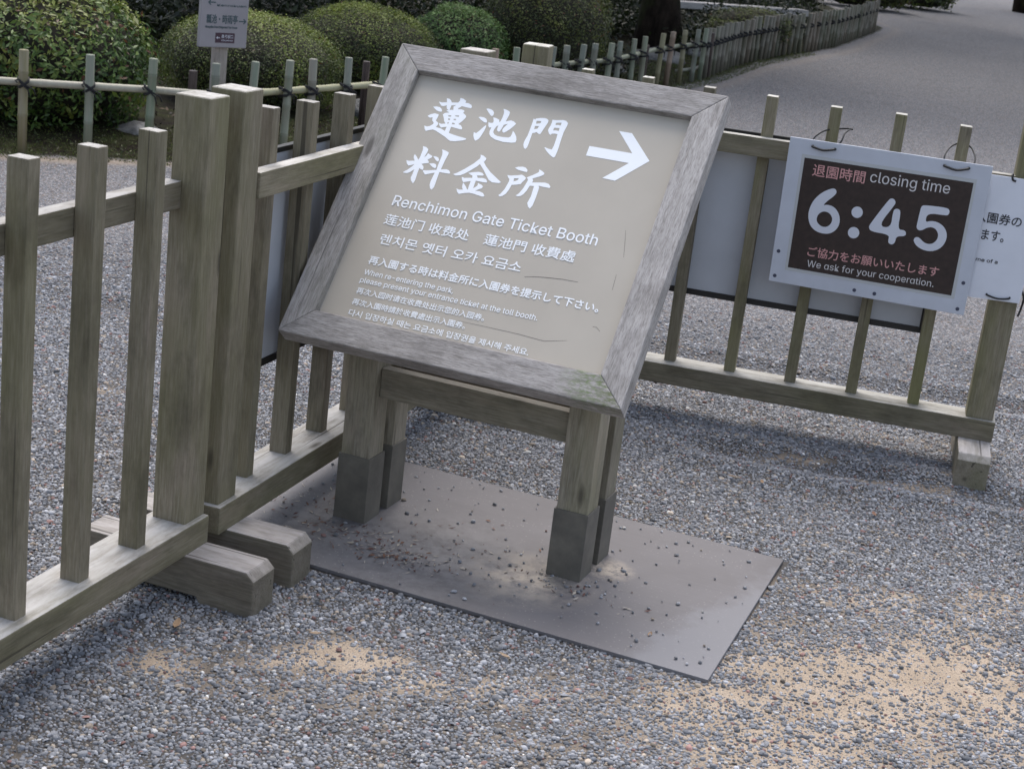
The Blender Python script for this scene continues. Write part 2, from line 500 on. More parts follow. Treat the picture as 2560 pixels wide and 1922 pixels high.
# ------------------------------------------------------------------ lettering
GLY = json.loads(r'''{",":[188,[[38,-119,68,71,137,71,84,-119]]],"-":[453,[[337,244,337,188,114,188,114,244]]],".":[188,[[95,-4,78,-1,63,9,53,24,50,41,53,59,63,73,78,83,95,87,113,83,128,73,138,59,141,41,138,24,128,9,113,-1]]],"B":[456,[[60,0,60,509,241,509,289,504,329,491,359,469,381,442,394,410,398,374,395,344,387,320,356,286,315,267,315,262,339,257,363,245,385,227,402,203,414,173,418,136,413,100,400,67,377,39,344,18,301,4,247,0],[125,57,245,57,296,63,330,80,349,105,355,137,352,161,342,184,327,203,306,218,279,228,248,231,125,231],[125,285,238,285,288,296,308,309,323,326,333,348,336,372,330,403,313,429,283,446,240,452,125,452]]],"G":[520,[[269,-7,205,1,149,25,104,64,69,116,47,179,40,254,47,329,69,393,103,445,149,484,203,508,265,516,304,513,340,504,374,489,403,469,429,445,449,416,465,384,474,349,408,349,387,393,356,427,315,448,265,456,222,450,183,432,150,404,125,364,109,314,103,254,109,194,125,145,151,105,184,76,224,59,269,53,309,57,345,71,374,93,396,123,410,160,415,202,434,199,283,199,283,256,478,256,478,200,471,141,451,91,419,50,377,19,326,0]]],"H":[517,[[60,0,60,509,125,509,125,289,392,289,392,509,457,509,457,0,392,0,392,232,125,232,125,0]]],"K":[467,[[104,145,104,216,139,261,174,303,212,344,364,509,448,509,231,276,228,276],[60,0,60,509,125,509,125,334,124,225,125,193,125,0],[372,0,188,259,228,309,449,0]]],"P":[445,[[60,0,60,509,235,509,289,503,332,487,366,462,390,430,404,391,409,348,404,304,390,265,366,233,332,207,289,191,235,186,109,186,109,242,233,242,269,246,297,256,318,272,333,294,342,319,344,348,342,376,333,402,318,423,297,439,268,449,232,452,125,452,125,0]]],"R":[449,[[60,0,60,509,236,509,290,504,333,489,367,465,390,433,405,395,409,352,405,309,390,271,367,240,333,217,289,203,236,198,96,198,96,255,234,255,269,258,298,267,319,281,334,300,342,324,345,352,342,380,334,405,319,425,298,440,269,449,233,452,125,452,125,0],[353,0,230,229,303,229,428,0]]],"S":[447,[[224,-9,172,-4,128,9,91,31,64,60,46,96,38,137,104,137,110,110,123,88,142,71,166,59,224,49,257,52,286,60,311,74,329,92,341,114,346,139,342,161,332,179,296,205,245,222,184,239,128,260,86,289,60,326,52,372,58,413,75,448,102,476,138,498,180,511,227,516,275,511,316,498,351,476,377,449,394,415,401,378,337,378,326,412,302,437,267,453,225,459,194,456,167,448,145,435,129,418,118,398,115,376,119,352,131,334,169,308,212,293,264,279,312,264,359,238,395,198,405,171,408,139,403,99,386,64,360,34,323,11,278,-4]]],"T":[449,[[32,452,32,509,417,509,417,452,257,452,257,0,193,0,193,452]]],"W":[686,[[155,0,16,509,82,509,163,196,175,145,187,94,197,40,189,40,200,94,211,145,224,196,306,509,380,509,462,196,474,145,486,94,497,40,488,40,499,94,510,145,523,196,603,509,670,509,530,0,455,0,368,323,351,391,336,475,350,475,335,395,318,323,230,0]]],"a":[389,[[160,-9,126,-5,94,5,68,22,48,45,35,73,30,108,34,138,43,161,58,179,78,193,125,211,178,220,234,227,265,235,273,243,276,255,276,257,267,297,240,322,196,331,149,322,118,301,100,274,41,291,57,322,79,346,104,364,133,375,194,384,239,379,286,360,306,343,322,320,333,290,337,251,337,0,277,0,277,52,272,52,252,25,215,1],[170,45,202,49,228,59,248,74,263,93,272,115,276,138,276,190,259,182,231,176,200,171,175,168,134,159,103,139,95,124,92,105,102,72,130,52]]],"b":[424,[[229,-8,198,-5,172,4,138,31,118,59,112,59,112,0,53,0,53,509,114,509,114,319,118,319,137,346,171,373,197,381,229,384,274,378,313,361,345,332,370,293,385,245,390,189,385,133,370,84,346,45,313,16,274,-2],[220,47,253,51,279,66,301,88,316,117,325,151,328,189,325,227,316,261,301,290,280,311,253,325,220,330,188,325,161,312,140,291,125,263,116,229,113,189,116,150,125,115,140,86,162,65,188,51]]],"c":[396,[[207,-8,159,-2,117,16,82,46,56,85,40,133,34,187,40,243,56,291,82,330,117,360,159,378,207,384,260,377,305,356,340,322,362,277,303,262,290,289,270,311,242,325,207,330,173,325,145,310,124,287,108,258,99,224,96,187,99,151,108,117,124,89,145,66,173,51,207,46,243,52,271,66,292,89,304,117,363,102,341,56,306,21,261,-1]]],"d":[424,[[195,-8,151,-2,111,16,79,45,55,84,39,133,34,189,39,245,55,293,79,332,112,361,151,378,196,384,228,381,253,373,287,346,306,319,311,319,311,509,372,509,372,0,313,0,313,59,307,59,287,31,252,4,227,-5],[205,47,236,51,263,65,284,86,299,115,309,150,312,189,309,229,300,263,284,291,263,312,237,325,205,330,172,325,145,311,124,290,108,261,99,227,96,189,99,151,109,117,124,88,145,66,172,51]]],"e":[404,[[212,-8,161,-2,117,16,82,46,56,85,40,132,34,187,39,242,55,290,81,329,115,359,157,378,205,384,266,374,294,361,319,341,341,315,357,282,368,242,371,194,371,169,75,169,75,221,338,221,310,202,307,237,298,269,283,294,263,314,237,326,205,330,173,326,146,313,125,294,109,270,99,241,96,211,96,178,100,139,110,106,128,80,151,61,179,50,212,46,254,53,285,73,306,105,365,91,353,63,335,39,311,19,283,4,249,-5]]],"f":[254,[[228,379,228,327,6,327,6,379],[81,0,81,432,84,461,96,486,113,505,135,519,187,530,222,527,243,521,227,468,215,472,195,474,171,470,154,460,145,443,142,419,142,0]]],"g":[425,[[207,-151,168,-148,134,-140,82,-110,51,-69,101,-41,122,-66,154,-88,207,-97,249,-92,282,-75,304,-47,311,-6,311,68,306,68,287,41,252,16,227,8,195,5,152,10,113,27,80,53,55,90,39,136,34,191,39,246,55,293,80,332,112,361,152,378,196,384,228,382,253,373,288,346,308,319,313,319,313,379,372,379,372,-9,367,-54,350,-90,324,-117,291,-136,251,-147],[205,59,237,63,264,75,285,95,300,121,309,154,312,193,309,231,300,264,285,291,264,312,237,325,205,330,172,325,145,312,124,290,109,262,99,229,96,193,99,155,109,123,124,96,145,76,172,63]]],"h":[410,[[114,227,114,0,53,0,53,509,114,509,114,287,102,287,124,332,152,362,187,379,227,384,264,380,295,369,321,349,341,321,353,285,357,240,357,0,296,0,296,235,290,275,273,304,246,323,210,329,184,326,161,317,141,303,126,283,117,257]]],"i":[167,[[53,0,53,379,114,379,114,0],[84,443,67,446,54,455,44,468,41,483,44,499,54,512,67,521,84,524,100,521,114,512,123,499,126,483,123,468,114,455,100,446]]],"k":[381,[[110,137,110,212,121,212,284,379,360,379,184,199,177,199],[53,0,53,509,114,509,114,0],[294,0,148,186,191,229,372,0]]],"l":[189,[[139,-2,101,3,74,20,58,47,53,84,53,509,114,509,114,99,120,62,130,54,146,52,160,53,170,54,181,3,162,-1]]],"m":[610,[[53,0,53,379,112,379,112,295,108,295,118,323,132,346,172,376,219,386,257,380,287,361,309,331,321,295,312,295,322,321,337,343,381,375,437,386,468,383,497,372,522,354,541,328,553,296,557,255,557,0,496,0,496,254,490,289,473,313,447,326,419,330,395,328,374,320,345,290,335,247,335,0,274,0,274,260,269,288,253,311,229,326,199,330,158,320,140,307,126,289,117,266,114,238,114,0]]],"n":[410,[[114,227,114,0,53,0,53,379,112,379,112,287,102,287,124,332,152,362,187,379,227,384,264,380,295,369,321,349,341,321,353,285,357,240,357,0,296,0,296,235,290,275,273,304,246,323,210,329,184,326,161,317,141,303,126,283,117,257]]],"o":[415,[[207,-8,159,-2,117,16,82,46,56,85,40,133,34,187,40,243,56,291,82,330,117,360,159,378,207,384,256,378,299,360,333,330,359,291,376,243,381,187,376,133,359,85,333,46,299,16,256,-2],[207,46,242,51,270,66,292,89,307,117,316,151,319,187,316,224,307,258,292,287,270,310,242,325,207,330,173,325,145,310,124,287,108,258,99,224,96,187,99,151,108,117,124,89,145,66,173,51]]],"p":[424,[[53,-143,53,379,112,379,112,319,118,319,137,346,171,373,197,381,229,384,274,378,313,361,345,332,370,293,385,245,390,189,385,133,370,84,346,45,313,16,274,-2,229,-8,198,-5,173,4,138,31,118,59,114,59,114,-143],[220,47,253,51,279,66,301,88,316,117,325,151,328,189,325,227,316,261,301,290,280,311,253,325,220,330,188,325,161,312,140,291,125,263,116,229,113,189,116,150,125,115,140,86,162,65,188,51]]],"r":[259,[[53,0,53,379,112,379,112,321,115,321,130,347,152,367,181,380,213,385,229,384,243,384,243,322,230,324,207,326,182,323,159,315,140,301,126,284,117,262,114,237,114,0]]],"s":[365,[[182,-8,145,-5,112,3,84,18,62,38,45,63,36,94,94,107,105,79,124,60,150,49,181,45,217,50,244,62,262,81,268,103,265,121,254,136,237,147,212,155,149,170,104,186,72,208,53,237,47,274,51,305,65,332,87,354,115,370,149,381,187,384,223,381,254,372,279,358,299,339,324,290,268,277,258,298,243,316,219,328,187,333,156,329,131,317,114,299,109,277,112,258,124,243,172,223,229,209,275,194,306,171,325,142,331,107,326,75,312,47,290,24,260,6,223,-5]]],"t":[227,[[204,379,204,327,6,327,6,379],[65,471,126,471,126,98,128,76,136,61,150,53,170,50,185,51,202,54,213,2,192,-3,168,-4,125,2,92,21,72,52,65,93]]],"u":[410,[[182,-5,146,-1,115,11,89,31,69,59,57,95,53,139,53,379,114,379,114,144,119,105,137,75,164,56,200,50,226,53,249,62,268,77,283,97,293,122,296,153,296,379,357,379,357,0,298,0,298,92,307,92,286,47,257,17,222,0]]],"y":[389,[[47,-139,61,-86,71,-87,104,-89,130,-74,151,-36,163,-1,17,379,84,379,165,155,187,87,206,21,184,21,202,87,224,155,305,379,371,379,204,-58,177,-107,139,-136,91,-145,65,-143]]],"ɑ":[425,[[195,-8,151,-2,112,16,79,45,55,84,39,133,34,189,39,245,55,293,80,332,112,361,152,378,196,384,228,382,253,373,287,346,307,319,311,319,311,379,372,379,372,0,311,0,311,59,307,59,287,31,252,4,227,-5],[205,47,237,51,264,65,285,86,300,115,309,150,312,189,309,229,300,263,285,291,264,312,237,325,205,330,172,325,145,312,124,290,109,262,99,228,96,189,99,151,109,117,124,88,145,66,172,51]]]," ":[188,[]]}''')
POLY = json.loads('''{"ren":[[[0.13103,0.63399],[0.13907,0.63619],[0.14744,0.63553],[0.15329,0.6318],[0.15603,0.62747],[0.15546,0.62413],[0.14968,0.62382],[0.14304,0.62577],[0.1365,0.62937]],[[0.14011,0.64996],[0.14752,0.64894],[0.15947,0.65148],[0.15505,0.66218],[0.16182,0.66185],[0.16703,0.65878],[0.17131,0.65327],[0.18611,0.65595],[0.18852,0.66128],[0.1874,0.66918],[0.19544,0.66828],[0.20405,0.66385],[0.20335,0.65886],[0.2121,0.65892],[0.21977,0.65595],[0.22337,0.65019],[0.22176,0.64665],[0.21139,0.64707],[0.19853,0.64822],[0.1961,0.64492],[0.19244,0.64099],[0.19261,0.63859],[0.20094,0.6398],[0.20806,0.63836],[0.20986,0.63548],[0.20811,0.63232],[0.20853,0.6312],[0.21813,0.62502],[0.21912,0.62039],[0.21472,0.61071],[0.20774,0.60013],[0.2151,0.59797],[0.22065,0.59187],[0.22103,0.58796],[0.21465,0.5875],[0.19307,0.58964],[0.1935,0.58173],[0.19387,0.57301],[0.2064,0.57071],[0.22173,0.56858],[0.23971,0.567],[0.24014,0.56391],[0.23235,0.55958],[0.21617,0.55437],[0.20426,0.55319],[0.19827,0.55557],[0.18801,0.56149],[0.17596,0.56628],[0.1603,0.57277],[0.15234,0.57441],[0.14416,0.57079],[0.13749,0.56707],[0.1326,0.57212],[0.12861,0.58058],[0.13564,0.57955],[0.14207,0.58202],[0.14774,0.58835],[0.14816,0.59206],[0.14182,0.59806],[0.14032,0.60584],[0.13388,0.60337],[0.12846,0.60595],[0.1269,0.60807],[0.13303,0.61331],[0.1411,0.6173],[0.15103,0.6164],[0.15243,0.61465],[0.15238,0.60899],[0.15101,0.59905],[0.15877,0.59414],[0.16014,0.58958],[0.15743,0.58223],[0.16963,0.58102],[0.18239,0.57634],[0.18234,0.58032],[0.18273,0.58801],[0.176,0.58548],[0.17043,0.58278],[0.16532,0.58659],[0.16028,0.59403],[0.16728,0.59299],[0.17655,0.59561],[0.17108,0.60137],[0.16664,0.61016],[0.16146,0.61802],[0.16483,0.62271],[0.17131,0.62502],[0.17521,0.62634],[0.16874,0.62792],[0.16603,0.63022],[0.1706,0.63272],[0.16661,0.63357],[0.16324,0.63858],[0.16207,0.64362],[0.15537,0.6399],[0.14944,0.63998],[0.14273,0.64599]],[[0.17319,0.64536],[0.18352,0.64816],[0.17926,0.64289],[0.1819,0.63491],[0.173,0.63319],[0.17341,0.63893]],[[0.17511,0.61785],[0.18263,0.61932],[0.18308,0.61618],[0.17693,0.61499]],[[0.19227,0.62095],[0.20113,0.62267],[0.20151,0.61873],[0.19192,0.61895]],[[0.17788,0.60994],[0.18349,0.61023],[0.18365,0.60688],[0.17924,0.60634]],[[0.19181,0.61145],[0.19769,0.61236],[0.19756,0.6088],[0.19217,0.60855]],[[0.18074,0.60005],[0.18375,0.59983],[0.18357,0.59643],[0.1805,0.59679]],[[0.1926,0.60157],[0.19821,0.60026],[0.19953,0.59772],[0.19225,0.59669]]],"chi":[[[0.25838,0.65259],[0.26318,0.65426],[0.27101,0.65315],[0.27682,0.65016],[0.28049,0.64563],[0.2812,0.63905],[0.27863,0.63593],[0.27472,0.63741],[0.26676,0.64446]],[[0.24802,0.62735],[0.25269,0.62938],[0.26152,0.62924],[0.26784,0.62674],[0.27176,0.62154],[0.27228,0.61643],[0.26612,0.61671],[0.25626,0.62149]],[[0.25135,0.58629],[0.25809,0.5854],[0.2637,0.59393],[0.26919,0.60466],[0.27369,0.61075],[0.27509,0.60508],[0.27462,0.59534],[0.27229,0.58155],[0.26932,0.57135],[0.26358,0.56503],[0.25836,0.56916],[0.25347,0.57781]],[[0.27617,0.61868],[0.28308,0.61817],[0.28772,0.6202],[0.28664,0.62594],[0.28292,0.63341],[0.2897,0.63324],[0.2993,0.6299],[0.30156,0.62365],[0.30338,0.62698],[0.30424,0.63757],[0.30386,0.64793],[0.30272,0.65294],[0.29882,0.66003],[0.30573,0.6595],[0.31489,0.65641],[0.31751,0.65282],[0.31789,0.64618],[0.31551,0.62861],[0.32125,0.63122],[0.327,0.63383],[0.33422,0.63227],[0.3415,0.62777],[0.34018,0.62307],[0.33269,0.6105],[0.32621,0.60257],[0.32098,0.59859],[0.31662,0.60142],[0.31525,0.60706],[0.31725,0.61264],[0.32274,0.62335],[0.31438,0.61874],[0.31288,0.60807],[0.31101,0.60031],[0.30827,0.59866],[0.30377,0.60184],[0.30233,0.60674],[0.30239,0.6149],[0.29876,0.61196],[0.29603,0.60105],[0.29679,0.59528],[0.30129,0.59025],[0.30965,0.58748],[0.32371,0.58733],[0.3365,0.58877],[0.3406,0.59216],[0.34137,0.60115],[0.34058,0.608],[0.34646,0.60363],[0.35361,0.59474],[0.35717,0.58663],[0.35714,0.57929],[0.34749,0.57663],[0.32817,0.57498],[0.30728,0.57743],[0.29456,0.58301],[0.28892,0.58928],[0.28703,0.59631],[0.28788,0.60685],[0.28312,0.60518],[0.27941,0.6089]]],"mon":[[[0.37762,0.64625],[0.37783,0.64907],[0.38186,0.64629],[0.38247,0.64958],[0.39257,0.65313],[0.40184,0.65494],[0.40856,0.65388],[0.41316,0.65082],[0.41389,0.64464],[0.40965,0.62646],[0.40676,0.61251],[0.40373,0.61112],[0.39599,0.6151],[0.39148,0.61184],[0.38752,0.61106],[0.38784,0.60011],[0.38851,0.58221],[0.38831,0.57278],[0.38551,0.56675],[0.38067,0.57046],[0.37683,0.5783],[0.37628,0.58682],[0.37862,0.60221],[0.37859,0.62033],[0.37804,0.63999]],[[0.38655,0.64403],[0.3974,0.64537],[0.39723,0.6398],[0.38815,0.63643],[0.38659,0.64088]],[[0.38725,0.62993],[0.39664,0.63139],[0.39487,0.62433],[0.38798,0.62179]],[[0.42155,0.65404],[0.43084,0.65467],[0.4465,0.65813],[0.45383,0.6572],[0.46012,0.65213],[0.46024,0.64664],[0.45802,0.62658],[0.45866,0.60638],[0.46026,0.57944],[0.4595,0.56146],[0.45687,0.55899],[0.45054,0.56119],[0.43789,0.5695],[0.42763,0.57989],[0.42901,0.58095],[0.43747,0.57875],[0.44607,0.57814],[0.44736,0.58852],[0.4467,0.60868],[0.44578,0.61946],[0.43872,0.61963],[0.43228,0.61796],[0.43015,0.61401],[0.42533,0.61776],[0.42081,0.62472],[0.42059,0.6294],[0.42239,0.63842],[0.42236,0.64867]],[[0.4326,0.64752],[0.44497,0.65034],[0.44541,0.64294],[0.43899,0.64326],[0.43319,0.64172]],[[0.43233,0.63407],[0.44506,0.6358],[0.44562,0.62805],[0.43921,0.62836],[0.43264,0.62706]]],"ryo":[[[0.14563,0.5273],[0.1543,0.52645],[0.1616,0.5219],[0.16215,0.51428],[0.15963,0.4992],[0.1641,0.5061],[0.16441,0.51148],[0.17785,0.50631],[0.17717,0.5019],[0.16977,0.49442],[0.17392,0.49184],[0.17574,0.4871],[0.17092,0.48526],[0.15981,0.48129],[0.16634,0.47666],[0.16883,0.47121],[0.16794,0.46635],[0.16176,0.46806],[0.15901,0.47005],[0.15913,0.45647],[0.16071,0.43814],[0.1598,0.43034],[0.15718,0.42895],[0.15079,0.43524],[0.14767,0.44222],[0.14834,0.4517],[0.14814,0.46442],[0.14137,0.45537],[0.13511,0.4511],[0.12546,0.4504],[0.1249,0.45284],[0.13187,0.45938],[0.14067,0.47142],[0.14324,0.47706],[0.13607,0.47304],[0.13065,0.47065],[0.12465,0.47584],[0.12045,0.48355],[0.12807,0.48338],[0.14043,0.48632],[0.13592,0.49183],[0.13381,0.49826],[0.1347,0.50316],[0.14174,0.49729],[0.14849,0.4901],[0.14952,0.49973],[0.14915,0.5151],[0.14847,0.52098]],[[0.17983,0.50629],[0.18621,0.50715],[0.19327,0.50516],[0.19684,0.49991],[0.19645,0.49472],[0.19014,0.49685]],[[0.17693,0.48606],[0.18774,0.48869],[0.19375,0.48736],[0.19695,0.48206],[0.19621,0.47681],[0.18947,0.47798]],[[0.19368,0.52792],[0.20153,0.52693],[0.21225,0.52352],[0.21332,0.51861],[0.21129,0.50114],[0.21036,0.47674],[0.22256,0.47966],[0.22925,0.47849],[0.23494,0.47374],[0.2341,0.46976],[0.22409,0.46939],[0.20941,0.46892],[0.21032,0.45008],[0.21124,0.42922],[0.20798,0.4214],[0.20302,0.42415],[0.19865,0.43249],[0.1976,0.44239],[0.19895,0.4655],[0.18821,0.46075],[0.17818,0.45614],[0.17107,0.46232],[0.16919,0.46618],[0.18139,0.46826],[0.20026,0.4734],[0.19924,0.49359],[0.19932,0.51408],[0.19704,0.52217]]],"kin":[[[0.28836,0.53256],[0.29627,0.5313],[0.30536,0.5258],[0.30529,0.5209],[0.3028,0.51551],[0.31151,0.50592],[0.32735,0.49297],[0.34434,0.48277],[0.36043,0.47284],[0.35564,0.46984],[0.33992,0.46859],[0.33034,0.47263],[0.32197,0.48138],[0.30959,0.49499],[0.29576,0.50839],[0.29106,0.50093],[0.28057,0.48904],[0.2698,0.47791],[0.26109,0.47126],[0.24957,0.46807],[0.24295,0.47077],[0.25161,0.47661],[0.2653,0.48998],[0.28107,0.50783],[0.29046,0.52278],[0.29018,0.52762]],[[0.27685,0.48098],[0.28792,0.48528],[0.30007,0.48859],[0.30931,0.48765],[0.31469,0.4831],[0.31262,0.48066],[0.29926,0.47871],[0.30285,0.47299],[0.31537,0.47518],[0.32334,0.4736],[0.32828,0.46818],[0.32717,0.46514],[0.31551,0.46473],[0.30134,0.46502],[0.30205,0.44506],[0.30686,0.45007],[0.3096,0.45466],[0.30788,0.46034],[0.31812,0.45764],[0.32305,0.45425],[0.32195,0.44921],[0.30906,0.4401],[0.3192,0.44062],[0.32906,0.43788],[0.33492,0.43192],[0.333,0.42912],[0.32795,0.42886],[0.30934,0.43135],[0.29726,0.43203],[0.28653,0.42898],[0.27429,0.42401],[0.26889,0.4285],[0.26395,0.43672],[0.27094,0.43496],[0.2799,0.43683],[0.27574,0.44199],[0.27363,0.45364],[0.27549,0.45362],[0.28512,0.44475],[0.28816,0.44056],[0.29105,0.43875],[0.29035,0.44664],[0.2899,0.46185],[0.28287,0.45878],[0.27376,0.45528],[0.26876,0.4607],[0.26526,0.46807],[0.27247,0.46672],[0.29044,0.47043],[0.2887,0.47613],[0.28337,0.47746]]],"sho":[[[0.37884,0.51575],[0.38487,0.51941],[0.39565,0.52201],[0.40339,0.52078],[0.4096,0.51561],[0.40996,0.51046],[0.40276,0.51019],[0.38754,0.51189]],[[0.36801,0.4938],[0.37626,0.49429],[0.39235,0.49841],[0.40066,0.50173],[0.40742,0.49911],[0.41274,0.4954],[0.41195,0.49043],[0.40755,0.48233],[0.40684,0.47818],[0.39665,0.47407],[0.38659,0.47158],[0.38474,0.45842],[0.38142,0.44737],[0.37595,0.44025],[0.3697,0.43735],[0.36543,0.44004],[0.36961,0.44569],[0.37443,0.45867],[0.37727,0.47925],[0.37641,0.48469],[0.37173,0.48854]],[[0.3863,0.48874],[0.39705,0.49136],[0.39593,0.48632],[0.39197,0.4831],[0.38747,0.48137]],[[0.4141,0.49568],[0.41622,0.49892],[0.42603,0.50615],[0.43436,0.51347],[0.43669,0.51715],[0.43507,0.52284],[0.44294,0.52004],[0.45017,0.51592],[0.45012,0.51191],[0.44467,0.50678],[0.42783,0.49691],[0.43109,0.49279],[0.43056,0.4871],[0.44609,0.49032],[0.45969,0.49274],[0.46892,0.49107],[0.47526,0.48524],[0.4744,0.48149],[0.46369,0.48124],[0.4476,0.48187],[0.45058,0.47851],[0.45133,0.46914],[0.45186,0.44708],[0.45124,0.43039],[0.4478,0.42179],[0.44196,0.42606],[0.43717,0.43451],[0.43812,0.44103],[0.4396,0.45321],[0.43775,0.47903],[0.42804,0.4778],[0.42547,0.46454],[0.42119,0.45411],[0.41602,0.44826],[0.40953,0.44611],[0.40468,0.44747],[0.41028,0.45421],[0.41568,0.46966],[0.41869,0.48783],[0.41854,0.4934]]],"arrow":[[[0.58131,0.65487],[0.6118,0.65503],[0.67253,0.59323],[0.61258,0.52923],[0.58239,0.5303],[0.62887,0.57911],[0.52769,0.57862],[0.52765,0.60414],[0.62848,0.6048]]],"time":[[[0.37331,0.75412],[0.38303,0.7523],[0.38696,0.74374],[0.38218,0.73338],[0.36538,0.71648],[0.35486,0.70096],[0.36711,0.70627],[0.38616,0.70301],[0.40235,0.68754],[0.40982,0.6656],[0.40655,0.64397],[0.39099,0.62662],[0.36903,0.62218],[0.34549,0.62682],[0.32767,0.64173],[0.31876,0.66779],[0.32067,0.6934],[0.33015,0.71803],[0.34908,0.73987]],[[0.36223,0.68657],[0.37716,0.6835],[0.38708,0.6712],[0.38772,0.6578],[0.37959,0.64508],[0.36789,0.64106],[0.35486,0.64487],[0.34487,0.6551],[0.34445,0.66981],[0.35089,0.68055]],[[0.53768,0.75147],[0.54646,0.74918],[0.551,0.74129],[0.54927,0.73363],[0.51528,0.6688],[0.55027,0.66828],[0.54811,0.71619],[0.55341,0.72395],[0.56284,0.72471],[0.56947,0.71715],[0.56958,0.6677],[0.58739,0.66861],[0.59461,0.66186],[0.59288,0.65164],[0.56949,0.6483],[0.56913,0.63032],[0.56218,0.62219],[0.55203,0.625],[0.54956,0.63208],[0.55002,0.64959],[0.49931,0.65002],[0.49034,0.65977],[0.49215,0.67002],[0.5304,0.7454]],[[0.62915,0.74636],[0.6914,0.74894],[0.69961,0.74046],[0.6975,0.7291],[0.69085,0.7268],[0.6412,0.72619],[0.63915,0.69878],[0.65442,0.70618],[0.67604,0.70475],[0.69484,0.69303],[0.70533,0.67255],[0.70296,0.6499],[0.69206,0.63198],[0.6726,0.6213],[0.64876,0.62107],[0.62796,0.63007],[0.61717,0.64321],[0.61911,0.65222],[0.62679,0.65596],[0.63463,0.65229],[0.64452,0.64399],[0.65722,0.63987],[0.67088,0.64337],[0.6804,0.65609],[0.68117,0.67106],[0.67271,0.6845],[0.65993,0.68933],[0.64643,0.68516],[0.6362,0.67608],[0.62587,0.6739],[0.61866,0.68064],[0.61877,0.69302],[0.62053,0.73516],[0.62267,0.74287]],[[0.46731,0.70003],[0.46742,0.69499],[0.46599,0.69019],[0.46318,0.68611],[0.45925,0.68315],[0.45459,0.6816],[0.44965,0.6816],[0.44492,0.68317],[0.44087,0.68615],[0.43789,0.69024],[0.43627,0.69505],[0.43617,0.7001],[0.43761,0.70489],[0.44043,0.70896],[0.44436,0.71191],[0.44902,0.71346],[0.45395,0.71344],[0.45866,0.71187],[0.46271,0.7089],[0.46569,0.70482]],[[0.46764,0.64161],[0.46775,0.63653],[0.46632,0.6317],[0.4635,0.62758],[0.45955,0.62459],[0.45487,0.62301],[0.44992,0.62301],[0.44517,0.62458],[0.4411,0.62756],[0.43811,0.63168],[0.43649,0.63652],[0.43639,0.6416],[0.43783,0.64643],[0.44066,0.65054],[0.44461,0.65352],[0.44928,0.65509],[0.45423,0.65509],[0.45896,0.65352],[0.46302,0.65054],[0.46601,0.64643]]]}''')

def curve_tris(polys=None, body=None, offset=0.0):
    """filled outline -> 2D verts and faces"""
    if body is not None:
        c = bpy.data.curves.new('lettering', 'FONT')
        c.body = body
        c.resolution_u = 3
    else:
        c = bpy.data.curves.new('lettering', 'CURVE')
        c.dimensions = '2D'
        c.fill_mode = 'FRONT'
        for P in polys:
            s = c.splines.new('POLY')
            s.points.add(len(P) - 1)
            for q, (x, y) in zip(s.points, P):
                q.co = (x, y, 0, 1)
            s.use_cyclic_u = True
    c.offset = offset
    o = bpy.data.objects.new('lettering', c)
    COL.objects.link(o)
    dg = bpy.context.evaluated_depsgraph_get()
    me = bpy.data.meshes.new_from_object(o.evaluated_get(dg))
    vs = np.array([v.co[:2] for v in me.vertices]) if len(me.vertices) else np.zeros((0, 2))
    fs = [tuple(p.vertices) for p in me.polygons]
    bpy.data.objects.remove(o)
    bpy.data.curves.remove(c)
    bpy.data.meshes.remove(me)
    return vs, fs

CAPH = max(max(p[1::2]) for p in GLY['H'][1])
def latin(body, u0, v0, width, cap, offset=0.0):
    polys, x = [], 0
    for ch in body:
        adv, P = GLY[ch]
        for q in P:
            polys.append([(x + q[i], q[i + 1]) for i in range(0, len(q), 2)])
        x += adv
    A = np.concatenate([np.array(p) for p in polys])
    sx = width / (A[:, 0].max() - A[:, 0].min()); sy = cap / CAPH
    x0 = A[:, 0].min()
    return curve_tris([[((a - x0) * sx + u0, b * sy + v0) for a, b in p] for p in polys], offset=offset)

def cjk(body, u0, v0, width, height, offset=0.0):
    vs, fs = curve_tris(body=body, offset=offset)
    lo, hi = vs.min(0), vs.max(0)
    vs = (vs - lo) / (hi - lo) * (width, height) + (u0, v0)
    return vs, fs

def chaikin(P):
    out = []
    for i, (x, y) in enumerate(P):
        a, b = P[(i + 1) % len(P)]
        out += [(x * .75 + a * .25, y * .75 + b * .25), (x * .25 + a * .75, y * .25 + b * .75)]
    return out

def polyfill(polys):
    return curve_tris(polys)

def thick(tri, d):
    return [(tri[0] + (dx, dy), tri[1]) for dx, dy in ((0, 0), (d, 0), (-d, 0), (0, d), (0, -d))]

def lay(name, tri, O, U, W, mat, parent, lift):
    """place 2D lettering on the plane O + u U + v W"""
    N = U.cross(W).normalized()
    me = bpy.data.meshes.new(name)
    P, fs = [], []
    for k, (v2, f2) in enumerate(tri if isinstance(tri, list) else [tri]):
        n0 = len(P)
        P += [tuple(O + U * float(a) + W * float(b) + N * (lift + k * 0.00012)) for a, b in v2]
        fs += [tuple(i + n0 for i in f) for f in f2]
    me.from_pydata(P, [], fs)
    me.update()
    if len(me.polygons) and sum(p.normal.dot(N) * p.area for p in me.polygons) < 0:
        me.flip_normals()
    return link(name, me, mat, parent)

